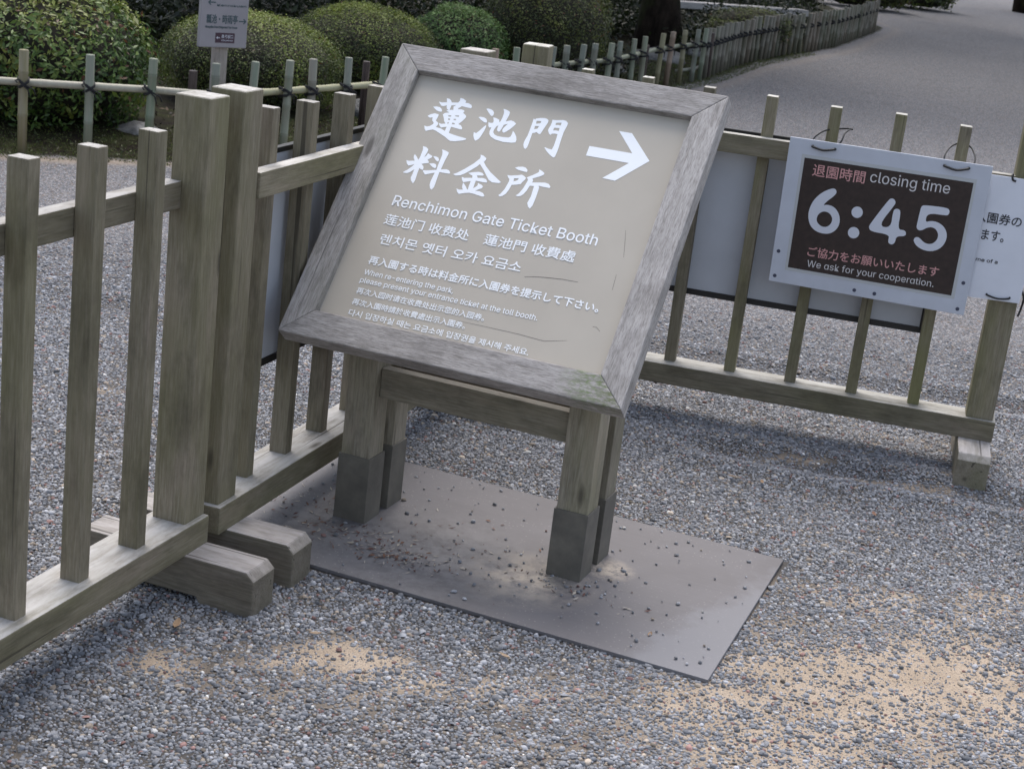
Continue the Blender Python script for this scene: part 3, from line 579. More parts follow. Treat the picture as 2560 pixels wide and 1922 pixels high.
# ------------------------------------------------------------------ ground
FENCE = [(-6.0, 6.2), (-3.6, 7.12), (-2.37, 7.56), (-1.56, 7.89), (-0.9, 8.97), (0.0, 11.03), (0.4, 11.78), (0.83, 13.08), (1.24, 14.07),
         (1.95, 16.35), (2.68, 18.1), (3.17, 19.33), (4.34, 23.1)]
def fbm(x, y, s, seed=0, oct=4):
    out = np.zeros_like(x); amp = 1.0; tot = 0
    rs = np.random.default_rng(seed)
    for o in range(oct):
        G = rs.uniform(-1, 1, (64, 64))
        px, py = x * s + rs.uniform(0, 64), y * s + rs.uniform(0, 64)
        ix, iy = np.floor(px).astype(int), np.floor(py).astype(int)
        fx, fy = px - ix, py - iy
        fx, fy = fx * fx * (3 - 2 * fx), fy * fy * (3 - 2 * fy)
        g = lambda a, b: G[a % 64, b % 64]
        out += amp * ((g(ix, iy) * (1 - fx) + g(ix + 1, iy) * fx) * (1 - fy) + (g(ix, iy + 1) * (1 - fx) + g(ix + 1, iy + 1) * fx) * fy)
        tot += amp; amp *= 0.55; s *= 2.1
    return out / tot

def seg_dist(x, y, a, b):
    ax, ay = a; dx, dy = b[0] - ax, b[1] - ay
    L2 = dx * dx + dy * dy
    tt = np.clip(((x - ax) * dx + (y - ay) * dy) / L2, 0, 1)
    ex, ey = x - ax - tt * dx, y - ay - tt * dy
    side = dx * (y - ay) - dy * (x - ax)
    return np.hypot(ex, ey), side

def bed_dist(x, y):
    best = np.full(x.shape, 1e9); sg = np.ones(x.shape)
    pts = [(-40, -7)] + FENCE + [(4.45, 23.6), (3.5, 40)]
    for a, b in zip(pts[:-1], pts[1:]):
        d, s = seg_dist(x, y, a, b)
        k = d < best - 1e-9
        best = np.where(k, d, best); sg = np.where(k, np.sign(s), sg)
    return best * sg            # positive on the garden side

SANDS = [(-0.60, 2.83, .06, .05, 1.2), (-0.26, 2.955, .10, .06, 1.25), (-0.40, 2.90, .12, .06, .4), (-0.43, 2.77, .12, .03, .5), (-0.07, 2.88, .3, .06, .42),
         (0.92, 3.42, .34, .20, .56), (1.02, 3.22, .32, .18, .58), (0.64, 2.95, .42, .20, .56), (1.2, 3.62, .20, .12, .6), (0.40, 2.72, .5, .12, .50), (0.95, 3.0, .4, .2, .45), (0.78, 3.56, .14, .05, .45), (0.7, 3.15, .3, .1, .45),
         (1.15, 4.82, .16, .035, .9), (1.14, 4.40, .22, .03, .8), (0.85, 4.50, .1, .02, .6), (-1.13, 4.38, .05, .08, .75), (-1.1, 4.15, .04, .05, .6), (-1.2, 5.3, .07, .09, .6), (0.42, 4.9, .03, .02, .7),
         (0.75, 4.02, .14, .03, .5), (0.55, 3.88, .1, .025, .4), (1.35, 4.75, .15, .05, .6), (0.47, 2.98, .12, .05, .4)]
def sand_amount(x, y, soft=False):
    s = np.zeros_like(x)
    for cx, cy, rx, ry, a in SANDS:
        s += a * np.exp(-(((x - cx) / rx) ** 2 + ((y - cy) / ry) ** 2) * 0.8)
    n = fbm(x, y, 9.0, 5, 5)
    base = s * 0.95 + n * 0.40 + fbm(x, y, 1.7, 8, 3) * 0.10
    if soft: return np.clip((base - 0.20) * 2.0, 0, 1)
    core = np.clip((base - 0.78) * 2.2, 0, 1)
    return np.clip((base + fbm(x, y, 20.0, 6, 3) * 1.05 - 0.46) * 2.0, 0, 0.50 + 0.42 * core)

TRACK = [((0.59, 4.50), (1.43, 4.33)), ((-1.3, 5.2), (-0.9, 3.7)), ((0.3, 5.5), (2.0, 5.2))]
def height(x, y):
    h = fbm(x, y, 2.2, 3, 4) * 0.007 + fbm(x, y, 11, 4, 3) * 0.0025
    for a, b in TRACK:
        d, _ = seg_dist(x, y, a, b)
        h += -0.014 * np.exp(-(d / 0.055) ** 2) + 0.010 * np.exp(-((d - 0.12) / 0.06) ** 2)
    b = bed_dist(x, y)
    h += 0.05 * np.clip((b + 0.1) / 0.6, 0, 1) ** 2
    fade = np.clip((y - 1.5) / 1.0, 0, 1)
    # the plate lies on level ground
    lx, ly = to_plate(x, y)
    flat = np.clip(np.maximum(np.maximum(-0.30 - lx, lx - 0.93), np.maximum(-0.30 - ly, ly - 0.46)) / 0.12, 0, 1)
    return h * fade * flat
PL_A = R(-20.1)
PL_O = (-0.3044, 3.6112)          # front right foot corner of the front left leg
def to_plate(x, y):
    dx, dy = x - PL_O[0], y - PL_O[1]
    c, s = math.cos(PL_A), math.sin(PL_A)
    return dx * c + dy * s, -dx * s + dy * c

xs = np.concatenate([np.linspace(-80, -8, 14), np.linspace(-7, -3.3, 24), np.arange(-3.2, 3.2, 0.035), np.arange(3.2, 7.2, 0.08), np.linspace(7.6, 80, 22)])
ys = np.concatenate([np.linspace(-20, 1.4, 12), np.arange(1.6, 8.6, 0.035), np.arange(8.6, 26, 0.09), np.linspace(26.5, 120, 40)])
GX, GY = np.meshgrid(xs, ys)
gx, gy = GX.ravel(), GY.ravel()
GZ = height(gx, gy)
nx, ny = len(xs), len(ys)
ii = (np.arange(ny - 1)[:, None] * nx + np.arange(nx - 1)[None, :]).ravel()
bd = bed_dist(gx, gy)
strip = np.exp(-((bd + np.clip((gy - 7.5) / 6, 0, 1) * 0.14 + 0.10 + 0.05 * fbm(gx, gy, 1.5, 12)) / 0.07) ** 2) * (0.75 - 0.58 * np.clip((gy - 8) / 5, 0, 1)) * (gy > 6.6)
def in_frustum(x, y, z=0.0, mpx=300):
    dx, dy, dz = x, y, z - CAM_Z
    d = dx * fw.x + dy * fw.y + dz * fw.z
    d_ = np.where(d > 0.2, d, 1.0)
    a = (dx * cr.x + dy * cr.y + dz * cr.z) / d_ * 4167.6
    b = (dx * cu.x + dy * cu.y + dz * cu.z) / d_ * 4167.6
    return (d > 0.2) & (np.abs(a) < 1280 + mpx) & (np.abs(b) < 961 + mpx)
stones = np.clip((6.2 - gy) / 1.2, 0, 1) * in_frustum(gx, gy, 0.0, 285) * (gy > 2.2)
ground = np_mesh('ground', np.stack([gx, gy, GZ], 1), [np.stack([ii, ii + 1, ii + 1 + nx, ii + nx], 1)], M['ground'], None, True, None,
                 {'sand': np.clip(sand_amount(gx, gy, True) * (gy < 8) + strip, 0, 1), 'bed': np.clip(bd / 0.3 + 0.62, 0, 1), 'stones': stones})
tag(ground, kind='structure')

# ------------------------------------------------------------------ loose stones
def pebbles(px, py, pz, rad, tint=1.0):
    n = len(px)
    ring = 6
    an = np.arange(ring) * 2 * np.pi / ring
    # unit dome: bottom ring, shoulder ring, top
    tpl = np.concatenate([np.stack([np.cos(an), np.sin(an), np.full(ring, -0.25)], 1),
                          np.stack([0.80 * np.cos(an + .5), 0.80 * np.sin(an + .5), np.full(ring, 0.52)], 1),
                          [[0.05, 0, 0.82]]])
    k = len(tpl)
    P = np.repeat(tpl[None], n, 0) * (1 + RNG.uniform(-0.2, 0.2, (n, k, 3)))
    P *= rad[:, None, None]
    P[:, :, 0] *= RNG.uniform(1.0, 1.5, n)[:, None]
    P[:, :, 2] *= RNG.uniform(0.55, 1.0, n)[:, None]
    # tilt then turn
    tl = RNG.normal(0, 0.28, n)
    c, s = np.cos(tl)[:, None], np.sin(tl)[:, None]
    y, z = P[:, :, 1] * c - P[:, :, 2] * s, P[:, :, 1] * s + P[:, :, 2] * c
    P[:, :, 1], P[:, :, 2] = y, z
    tz = RNG.uniform(0, 2 * np.pi, n)
    c, s = np.cos(tz)[:, None], np.sin(tz)[:, None]
    x, y = P[:, :, 0] * c - P[:, :, 1] * s, P[:, :, 0] * s + P[:, :, 1] * c
    P[:, :, 0], P[:, :, 1] = x + px[:, None], y + py[:, None]
    P[:, :, 2] += pz[:, None]
    q = np.arange(ring)
    quads = np.stack([q, (q + 1) % ring, ring + (q + 1) % ring, ring + q], 1)
    tris = np.stack([ring + q, ring + (q + 1) % ring, np.full(ring, 2 * ring)], 1)
    off = (np.arange(n) * k)[:, None, None]
    Q = (quads[None] + off).reshape(-1, 4)
    T = (tris[None] + off).reshape(-1, 3)
    # stone colours
    u = RNG.uniform(0, 1, n)
    g = np.clip(RNG.lognormal(math.log(0.232), 0.30, n), 0.06, 0.48)
    C = np.stack([g * 0.98, g, g * 1.07], 1)
    C = np.where((u < 0.09)[:, None], np.stack([g * 1.18, g * 1.0, g * 0.82], 1), C)
    C = np.where(((u > 0.13) & (u < 0.16))[:, None], np.stack([g * 0.9, g * 0.55, g * 0.50], 1), C)
    C = np.where(((u > 0.18) & (u < 0.30))[:, None], np.stack([g * 0.62, g * 0.66, g * 0.74], 1), C)
    C = np.where(((u > 0.30) & (u < 0.325))[:, None], np.stack([g * 1.6, g * 1.58, g * 1.54], 1), C)
    C = np.clip(C * tint, 0.015, 0.8)
    return P.reshape(-1, 3), Q, T, np.repeat(C, k, 0)

STEP = 0.0064
bx = np.arange(-2.7, 2.9, STEP); by = np.arange(2.2, 6.2, STEP)
BX, BY = np.meshgrid(bx, by)
px = (BX + RNG.uniform(-.5, .5, BX.shape) * STEP).ravel(); py = (BY + RNG.uniform(-.5, .5, BX.shape) * STEP).ravel()
keep = in_frustum(px, py)
px, py = px[keep], py[keep]
sa = sand_amount(px, py)
keep = RNG.uniform(0, 1, len(px)) > sa * 1.05 - 0.06 * (RNG.uniform(0, 1, len(px)) < .5)
keep &= RNG.uniform(0, 1, len(px)) > np.clip((py - 5.0) / 1.2, 0, 1)
lx, ly = to_plate(px, py)
on_plate = (lx > -0.275) & (lx < 0.915) & (ly > -0.284) & (ly < 0.442)
keep &= ~on_plate
px, py = px[keep], py[keep]
rad = np.clip(RNG.lognormal(math.log(0.0030), 0.33, len(px)), 0.0014, 0.0075)
pz = height(px, py) + rad * RNG.uniform(-0.1, 0.55, len(px))
A1 = pebbles(px, py, pz, rad)
# fine grit over the worn spots
n = 420000
qx, qy = RNG.uniform(-2.2, 2.4, n), RNG.uniform(2.3, 5.2, n)
k = in_frustum(qx, qy) & (RNG.uniform(0, 1, n) < sand_amount(qx, qy, True) * 0.26)
lx, ly = to_plate(qx, qy)
k &= ~((lx > -0.275) & (lx < 0.915) & (ly > -0.284) & (ly < 0.442))
qx, qy = qx[k], qy[k]
qr = RNG.uniform(0.0008, 0.0019, len(qx))
A3 = pebbles(qx, qy, height(qx, qy) + qr * .3, qr, 0.9)
# strays on the steel plate
n = 260
lx = RNG.uniform(-0.25, 0.89, n); ly = RNG.uniform(-0.26, 0.42, n)
lx[:60] = RNG.normal(0.52, 0.06, 60); ly[:60] = RNG.normal(-0.03, 0.05, 60)
c, s = math.cos(PL_A), math.sin(PL_A)
sxp = PL_O[0] + lx * c - ly * s; syp = PL_O[1] + lx * s + ly * c
rad2 = np.clip(RNG.lognormal(math.log(0.0028), 0.35, n), 0.0014, 0.0055)
A2 = pebbles(sxp, syp, np.full(n, 0.0115) + rad2 * 0.2, rad2, 0.95)
o1 = len(A1[0]); o2 = o1 + len(A2[0])
np_mesh('gravel', np.concatenate([A1[0], A2[0], A3[0]]), [np.concatenate([A1[1], A2[1] + o1, A3[1] + o2]), np.concatenate([A1[2], A2[2] + o1, A3[2] + o2])], M['pebble'], None, True,
        np.concatenate([A1[3], A2[3], A3[3]]))
tag(bpy.data.objects['gravel'], kind='stuff', label='loose blue grey pebbles thinning to bare tan sand', cat='gravel')

# ------------------------------------------------------------------ wooden fence panels
def fence_panel(x0, y0, deg, L, pickets, label, front_rail, mat, z_off=0.0, feet=(0.0, 0.0), post_x=(0.012, 0.012), near_base=0.005):
    """local x runs along the panel, the camera side is -y; base rail occupies y 0..0.105"""
    root = empty('picket_fence_panel', (x0, y0, 0), R(deg), label, 'fence', 'movable wooden fence panels')
    D = 0.105
    PW = 0.077
    fl = (lambda a, b: (a, b)) if front_rail else (lambda a, b: (D - b, D - a))
    y0_, y1_ = fl(0.006, 0.040); p0, p1 = fl(0.040, 0.082)
    box('base_rail', 0, L, 0, D, 0.095, 0.157, mat, root, 'x', 0.004)
    xa, xb = post_x[0], L - post_x[1]
    for xx in (xa, xb - PW):
        box('post', xx, xx + PW, 0.0125, 0.0125 + PW, 0.155, 1.0255, mat, root, 'z', 0.005, 0.002, 3)
    box('top_rail', xa + PW - .002, xb - PW + .002, y0_, y1_, 0.803, 0.858, mat, root, 'x', 0.003)
    for xp in pickets:
        box('picket', xp, xp + 0.0325, p0, p1, 0.155, 0.972 + random.uniform(-.003, .003), mat, root, 'z', 0.0025, 0.0015)
    pr = [(-0.16, -0.02), (-0.16, 0.079), (-0.142, 0.0965), (D + 0.142, 0.0965), (D + 0.16, 0.079), (D + 0.16, -0.02), (D + 0.05, -0.02), (D + 0.03, 0.014), (-0.03, 0.014), (-0.05, -0.02)]
    for k, xx in enumerate((feet[0], L - 0.0905 - feet[1])):
        extrude_profile('foot', pr, xx, xx + 0.0905, M['foot'], root, 'y', 0.004)
    return root

E = lambda d: V((math.cos(R(d)), math.sin(R(d)), 0))
Nn = lambda d: V((-math.sin(R(d)), math.cos(R(d)), 0))
# near panel: its far end post stands at (-0.627, 3.134)
a1 = 71.31
A = V((-0.6269, 3.1343, 0))
O1 = A - Nn(a1) * 0.0125 + E(a1) * (0.0668 + 0.0105) - E(a1) * 1.44
LA = 1.44
xA = LA - (0.0773)
off = xA - 0.5417
pk = [off + 0.1906 * k for k in (2, 1, 0, -1, -2, -3)]
FP1 = fence_panel(O1.x, O1.y, a1, LA, pk, 'weathered grey green picket fence panel nearest the camera, running out of the left edge', False, M['fence'], post_x=(0.0, 0.0003), feet=(0.0, 0.0))
# far left panel behind the sign
a2 = 72.2
B = V((-0.5919, 3.2533, 0))
O2 = B - Nn(a2) * 0.0175 - E(a2) * 0.004
FP2 = fence_panel(O2.x, O2.y, a2, 1.44, [0.1865 + 0.187 * k for k in range(6)], 'picket fence panel behind the left side of the beige sign, touching the near panel', True, M['fence'], feet=(0.036, 0.0))
# right hand panel
aR = -11.78
R0 = V((0.4754, 4.8064, 0))
O3 = R0 - Nn(aR) * 0.047 - E(aR) * 0.566
FP3 = fence_panel(O3.x, O3.y, aR, 1.505, [0.566 - 0.0325 + 0.18 * k for k in range(-2, 5)], 'mossy picket fence panel behind the right side of the sign, carrying the closing time board', True, M['fence_green'], feet=(0.0, 0.005), post_x=(0.0, 0.008))

# ------------------------------------------------------------------ boards on the fences
def framed_board(name, O, deg, x0, x1, z0, z1, label):
    root = empty(name, O, R(deg), label, 'sign')
    box('board_panel', x0 + .004, x1 - .004, 0.003, 0.013, z0 + .004, z1 - .004, M['white_board'], root, 'x', 0.001, seg=1)
    for a in ((x0, x1, z0, z0 + 0.018), (x0, x1, z1 - 0.012, z1), (x0, x0 + 0.006, z0 + .018, z1 - .012), (x1 - 0.006, x1, z0 + .018, z1 - .012)):
        box('edge_trim', a[0], a[1], 0.0, 0.017, a[2], a[3], M['black_edge'], root, 'x', 0.001, seg=1)
    return root
framed_board('white_board', O2 + Nn(a2) * 0.090, a2, 0.235, 1.26, 0.372, 0.869, 'bluish white board with black edging behind the pickets left of the sign')
framed_board('white_board', O3 + Nn(aR) * 0.090, aR, 0.10, 1.254, 0.357, 0.860, 'wide bluish white board with black bottom edge behind the right fence pickets')

def oriented(P, U, W, N, dims):
    pass

# closing time board: coordinates run along the fence from the corner of picket R0
U3 = E(aR); W3 = V((0, 0, 1)); N3 = -Nn(aR)
CB = empty('closing_time_board', R0 + U3 * 0.5126 + V((0, 0, 0.457)) + N3 * 0.075, R(aR), 'closing time board with 6:45 on dark brown tied to the right fence', 'sign')
bpy.context.view_layer.update()
INV = CB.matrix_world.inverted()
LEAN = R(0.0)
def quad_slab(name, corners, thick, mat, parent, O, U, W, N, lift, bevel=0.001, rnd=0.0):
    """slab whose front face has the four given (u,v) corners"""
    P = [O + U * a + W * b + N * (lift - thick) for a, b in corners] + [O + U * a + W * b + N * lift for a, b in corners]
    return prism(name, P, mat, parent, tuple(U), bevel, 2)
def local_frame(root):
    bpy.context.view_layer.update()
    I = root.matrix_world.inverted()
    return I
def LP(I, p): return I @ p
OC = LP(INV, R0)                      # origin of the (u,z) measurements in the board's own frame
UC = V((1, 0, 0)); WC = V((0, 0, 1)); NC = V((0, -1, 0))
bf = 0.030 + 0.001                    # front face in front of the fence face
# fence face plane passes through post front; shift so lift is measured from there
OC = OC + NC * 0.0456
cs = [(0.2348, 0.8785), (0.7901, 0.8787), (0.7912, 0.4562), (0.2397, 0.4635)][::-1]
quad_slab('board_panel', cs, 0.006, M['closing_board'], CB, OC, UC, WC, NC, 0.030, 0.0015)
quad_slab('laminate_sheet', [(0.2743, 0.8357), (0.7547, 0.8372), (0.7569, 0.4984), (0.2798, 0.5025)][::-1], 0.0006, M['laminate'], CB, OC, UC, WC, NC, 0.0308, 0)
quad_slab('brown_print', [(0.2832, 0.8265), (0.7472, 0.8268), (0.7472, 0.5070), (0.2875, 0.5115)][::-1], 0.0005, M['brown_print'], CB, OC, UC, WC, NC, 0.0315, 0)
LF = 0.0320
lay('clock_digits', polyfill([chaikin(chaikin(P)) for P in POLY['time']]), OC, UC, WC, M['grey_print'], CB, LF)
lay('lettering', thick(cjk('退園時間', 0.3114, 0.7795, 0.1452, 0.0345), 0.0003), OC, UC, WC, M['pink_print'], CB, LF)
lay('lettering', latin('closing time', 0.4705, 0.7872, 0.2180, 0.0300, 0.0), OC, UC, WC, M['pale_print'], CB, LF)
lay('lettering', thick(cjk('ご協力をお願いいたします', 0.3353, 0.5525, 0.3660, 0.0285), 0.0003), OC, UC, WC, M['pink_print'], CB, LF)
lay('lettering', latin('We ɑsk for your cooperɑtion.', 0.3395, 0.5225, 0.3550, 0.0190, 0.0), OC, UC, WC, M['pale_print'], CB, LF)
def disc(name, u, v, r, O, U, W, N, lift, mat, parent):
    return lay(name, polyfill([[(u + r * math.cos(k * math.pi / 8), v + r * math.sin(k * math.pi / 8)) for k in range(16)]]), O, U, W, mat, parent, lift)
for u, v in ((0.2540, 0.5529), (0.2547, 0.4810), (0.4821, 0.4767), (0.5388, 0.4761), (0.7729, 0.5474), (0.7708, 0.4719)):
    disc('screw_hole', u, v, 0.0054, OC, UC, WC, NC, 0.0306, M['hole'], CB)
def tie(pts, rad, parent, O, U, W, N, mat=None):
    b = MB()
    # smooth the polyline
    P = [O + U * a + W * z + N * d for a, z, d in pts]
    Q = []
    for i in range(len(P) - 1):
        p0, p1, p2, p3 = P[max(i - 1, 0)], P[i], P[i + 1], P[min(i + 2, len(P) - 1)]
        for k in range(6):
            s = k / 6
            Q.append(0.5 * ((2 * p1) + (p2 - p0) * s + (2 * p0 - 5 * p1 + 4 * p2 - p3) * s * s + (3 * p1 - p0 - 3 * p2 + p3) * s ** 3))
    Q.append(P[-1])
    b.tube(Q, rad * 1.4, 6)
    return b
for pts, ends in ((((0.300, 0.8613, 0.030), (0.303, 0.8600, 0.036), (0.330, 0.8553, 0.037), (0.358, 0.8610, 0.036), (0.3617, 0.8622, 0.030)), None),
                  (((0.662, 0.8620, 0.030), (0.665, 0.8610, 0.036), (0.695, 0.8557, 0.037), (0.724, 0.8630, 0.036), (0.7270, 0.8646, 0.030)), None)):
    b = tie(pts, 0.0025, CB, OC, UC, WC, NC)
    for q in (pts[0], pts[-1]):
        p = OC + UC * q[0] + WC * q[1]
        b.tube([p + NC * 0.0302, p + NC * 0.0345], 0.0042, 8)
    b.build('cable_tie', M['black_edge'], CB)
for pts in (((0.298, 0.868, 0.022), (0.300, 0.884, 0.012), (0.318, 0.900, -0.012), (0.340, 0.9055, -0.045), (0.372, 0.911, -0.055), (0.392, 0.915, -0.040), (0.398, 0.9165, -0.02)),
            ((0.392, 0.914, -0.040), (0.380, 0.905, -0.010), (0.376, 0.888, 0.010), (0.366, 0.868, 0.022)),
            ((0.660, 0.868, 0.022), (0.658, 0.885, 0.008), (0.668, 0.906, -0.020), (0.690, 0.9165, -0.055), (0.722, 0.914, -0.050), (0.737, 0.899, -0.015), (0.7405, 0.883, 0.006), (0.735, 0.868, 0.022))):
    tie(pts, 0.0018, CB, OC, UC, WC, NC).build('cable_tie', M['black_edge'], CB)

# white notice to its right, half hidden
NB = empty('notice_board', R0 + U3 * 0.78 + V((0, 0, 0.51)) + N3 * 0.055, R(aR), 'white notice with black writing tied to the end post, half hidden by the closing board', 'sign')
ON = LP(local_frame(NB), R0) + NC * 0.0456
quad_slab('board_panel', [(0.64, 0.854), (0.952, 0.8548), (0.9330, 0.5110), (0.64, 0.5030)][::-1], 0.004, M['notice_board'], NB, ON, UC, WC, NC, 0.011, 0.001)
lay('lettering', thick(cjk('入園券の', 0.7700, 0.7215, 0.1250, 0.0300), 0.0004), ON, UC, WC, M['black_print'], NB, 0.0116)
lay('lettering', thick(cjk('ます。', 0.7967, 0.6735, 0.0600, 0.0290), 0.0004), ON, UC, WC, M['black_print'], NB, 0.0116)
lay('lettering', thick(latin('me of a', 0.7945, 0.6120, 0.0590, 0.0098), 0.0003), ON, UC, WC, M['black_print'], NB, 0.0116)
b = tie(((0.8416, 0.5233, 0.011), (0.845, 0.5215, 0.016), (0.872, 0.5165, 0.017), (0.900, 0.5205, 0.016), (0.9052, 0.5240, 0.011)), 0.0021, NB, ON, UC, WC, NC)
b.build('cable_tie', M['black_edge'], NB)
tie(((0.934, 0.548, 0.004), (0.945, 0.520, -0.02), (0.944, 0.487, -0.03), (0.939, 0.468, -0.02)), 0.0022, NB, ON, UC, WC, NC).build('cable_tie', M['black_edge'], NB)
tie(((0.848, 0.862, 0.002), (0.846, 0.858, 0.008), (0.850, 0.848, 0.012), (0.858, 0.846, 0.012)), 0.0024, NB, ON, UC, WC, NC).build('cable_tie', M['black_edge'], NB)

# ------------------------------------------------------------------ the big sign
aS = -20.336
SG = empty('information_sign', (-0.3044, 3.6112, 0.0), R(aS), 'slanted beige information sign in a grey timber frame standing on a steel plate', 'sign')
# own frame: x right along the sign, y away, z up; origin at the front right corner of the front left leg
X, Y, Z = V((1, 0, 0)), V((0, 1, 0)), V((0, 0, 1))
TILT = R(50.559)
S0 = V((-0.1755, -0.1639, 0.4794)); SW_, SH_ = 0.8023, 0.7783
UU = Y * math.cos(TILT) + Z * math.sin(TILT)
NW = X.cross(UU)
TH, FB = 0.048, 0.0667
def SP(u, v, d=0.0): return S0 + X * u + UU * v + NW * d
mossy = dict(FR)
mossy['spots'] = [(tuple(SP(0.73, 0.045, 0)), 0.085, (0.12, 0.175, 0.05)), (tuple(SP(0.79, 0.02, 0)), 0.06, (0.10, 0.12, 0.045))]
M['frame_mossy'] = wood('frame_wood_mossy', **mossy)
streak = dict(FR); streak['algae'] = 0.55; streak['algae_col'] = (0.12, 0.125, 0.085)
M['frame_left'] = wood('frame_wood_algae', **streak)
def frame_piece(outer, inner, mat, axis, label=None):
    (a, b), (c, d) = outer, inner
    P = [SP(*a, -TH), SP(*b, -TH), SP(*d, -TH), SP(*c, -TH), SP(*a), SP(*b), SP(*d), SP(*c)]
    o = prism('frame_piece', P, mat, SG, axis, 0.0028, 2)
    if label: o['label'] = label
    return o
o_, i_ = [(0, 0), (SW_, 0), (SW_, SH_), (0, SH_)], [(FB, FB), (SW_ - FB, FB), (SW_ - FB, SH_ - FB), (FB, SH_ - FB)]
frame_piece((o_[0], o_[1]), (i_[0], i_[1]), M['frame_mossy'], tuple(X), 'bottom frame piece with a green mossy corner')
frame_piece((o_[1], o_[2]), (i_[1], i_[2]), M['frame'], tuple(UU))
frame_piece((o_[2], o_[3]), (i_[2], i_[3]), M['frame'], tuple(X))
frame_piece((o_[3], o_[0]), (i_[3], i_[0]), M['frame_left'], tuple(UU))
REC = 0.020
e_ = 0.004
pn = prism('sign_panel', [SP(FB - e_, FB - e_, -REC - .006), SP(SW_ - FB + e_, FB - e_, -REC - .006), SP(SW_ - FB + e_, SH_ - FB + e_, -REC - .006), SP(FB - e_, SH_ - FB + e_, -REC - .006),
                         SP(FB - e_, FB - e_, -REC), SP(SW_ - FB + e_, FB - e_, -REC), SP(SW_ - FB + e_, SH_ - FB + e_, -REC), SP(FB - e_, SH_ - FB + e_, -REC)], M['panel'], SG, 'x', 0)
prism('backing_board', [SP(FB - e_, FB - e_, -REC - .022), SP(SW_ - FB + e_, FB - e_, -REC - .022), SP(SW_ - FB + e_, SH_ - FB + e_, -REC - .022), SP(FB - e_, SH_ - FB + e_, -REC - .022),
                         SP(FB - e_, FB - e_, -REC - .008), SP(SW_ - FB + e_, FB - e_, -REC - .008), SP(SW_ - FB + e_, SH_ - FB + e_, -REC - .008), SP(FB - e_, SH_ - FB + e_, -REC - .008)], M['leg'], SG, 'x', 0)
OP = SP(0, 0, -REC)
def signtext(name, tri, mat='white_film', lift=0.0005):
    return lay(name, tri, OP, X, UU, M[mat], SG, lift)
for k in ('ren', 'chi', 'mon', 'ryo', 'kin', 'sho'):
    signtext('title_character', polyfill(POLY[k]))
signtext('arrow_mark', polyfill(POLY['arrow']))
signtext('lettering', thick(latin('Renchimon Gate Ticket Booth', 0.1298, 0.3644, 0.4932, 0.0262), 0.0004))
signtext('lettering', thick(cjk('莲池门 收费处', 0.1286, 0.3140, 0.2075, 0.0270), 0.0004))
signtext('lettering', thick(cjk('蓮池門 收費處', 0.3735, 0.3140, 0.2137, 0.0270), 0.0004))
signtext('lettering', thick(cjk('렌치몬 옛터 오카 요금소', 0.1374, 0.2640, 0.3415, 0.0262), 0.0004))
signtext('lettering', thick(cjk('再入園する時は料金所に入園券を提示して下さい。', 0.1313, 0.2100, 0.5465, 0.0215), 0.0006))
signtext('lettering', thick(latin('When re-entering the park,', 0.1321, 0.1831, 0.2178, 0.0127), 0.00025))
signtext('lettering', thick(latin('please present your entrance ticket at the toll booth.', 0.1302, 0.1625, 0.4252, 0.0127), 0.00025))
signtext('lettering', thick(cjk('再次入园时请在收费处出示您的入园券。', 0.1323, 0.1340, 0.3088, 0.0158), 0.0003))
signtext('lettering', thick(cjk('再次入園時請於收費處出示入園券。', 0.1328, 0.1062, 0.2733, 0.0158), 0.0003))
signtext('lettering', thick(cjk('다시 입장하실 때는 요금소에 입장권을 제시해 주세요.', 0.1349, 0.0788, 0.4286, 0.0156), 0.0003))
def scratch(pts, wd):
    L, Rr = [], []
    for i, (a, b_) in enumerate(pts):
        q = pts[min(i + 1, len(pts) - 1)]; p = pts[max(i - 1, 0)]
        dx, dy = q[0] - p[0], q[1] - p[1]; l = math.hypot(dx, dy)
        ww = wd * (0.35 + 0.65 * math.sin(math.pi * (i + .5) / len(pts)))
        L.append((a - dy / l * ww, b_ + dx / l * ww)); Rr.append((a + dy / l * ww, b_ - dx / l * ww))
    signtext('scratch', polyfill([L + Rr[::-1]]), 'scratch', 0.0003)
scratch([(0.4936, 0.2571), (0.515, 0.2625), (0.54, 0.2662), (0.5776, 0.2700), (0.6126, 0.2711)], 0.0007)
scratch([(0.3840, 0.1227), (0.4436, 0.1232), (0.5281, 0.1229), (0.565, 0.1210), (0.5873, 0.1201), (0.61, 0.126), (0.6345, 0.1325)], 0.0005)
scratch([(0.6750, 0.4147), (0.684, 0.38), (0.6912, 0.3497)], 0.0004)
scratch([(0.6889, 0.3063), (0.6905, 0.285), (0.6917, 0.2689)], 0.0004)
scratch([(0.6781, 0.1765), (0.687, 0.1768), (0.6969, 0.1691)], 0.0005)
# legs in steel boots
LW, LD = 0.0813, 0.0799
def under(y):       # height of the frame's underside above a point
    return S0.z + (y - S0.y) * math.tan(TILT) - TH / math.cos(TILT)
def leg(x1, yf):
    x0 = x1 - LW; y1 = yf + LD
    i = 0.004
    P = [(x0 + i, yf + i, 0.15), (x1 - i, yf + i, 0.15), (x1 - i, y1 - i, 0.15), (x0 + i, y1 - i, 0.15),
         (x0 + i, yf + i, under(yf + i) + .004), (x1 - i, yf + i, under(yf + i) + .004), (x1 - i, y1 - i, under(y1 - i) + .004), (x0 + i, y1 - i, under(y1 - i) + .004)]
    lg = prism('leg', P, M['leg'], SG, 'z', 0.003, 2)
    bt = box('boot', x0, x1, yf, y1, 0.0085, 0.1686, M['boot'], SG, 'z', 0.0015)
    bt.parent = lg
for x1 in (0.0, 0.5394):
    for yf in (0.0, 0.1199):
        leg(x1, yf)
cb0, cb1 = 0.0, 0.5394 - LW
box('cross_bar', -0.003, cb1 + 0.003, 0.024, 0.056, 0.3145, 0.3855, M['leg'], SG, 'x', 0.003)
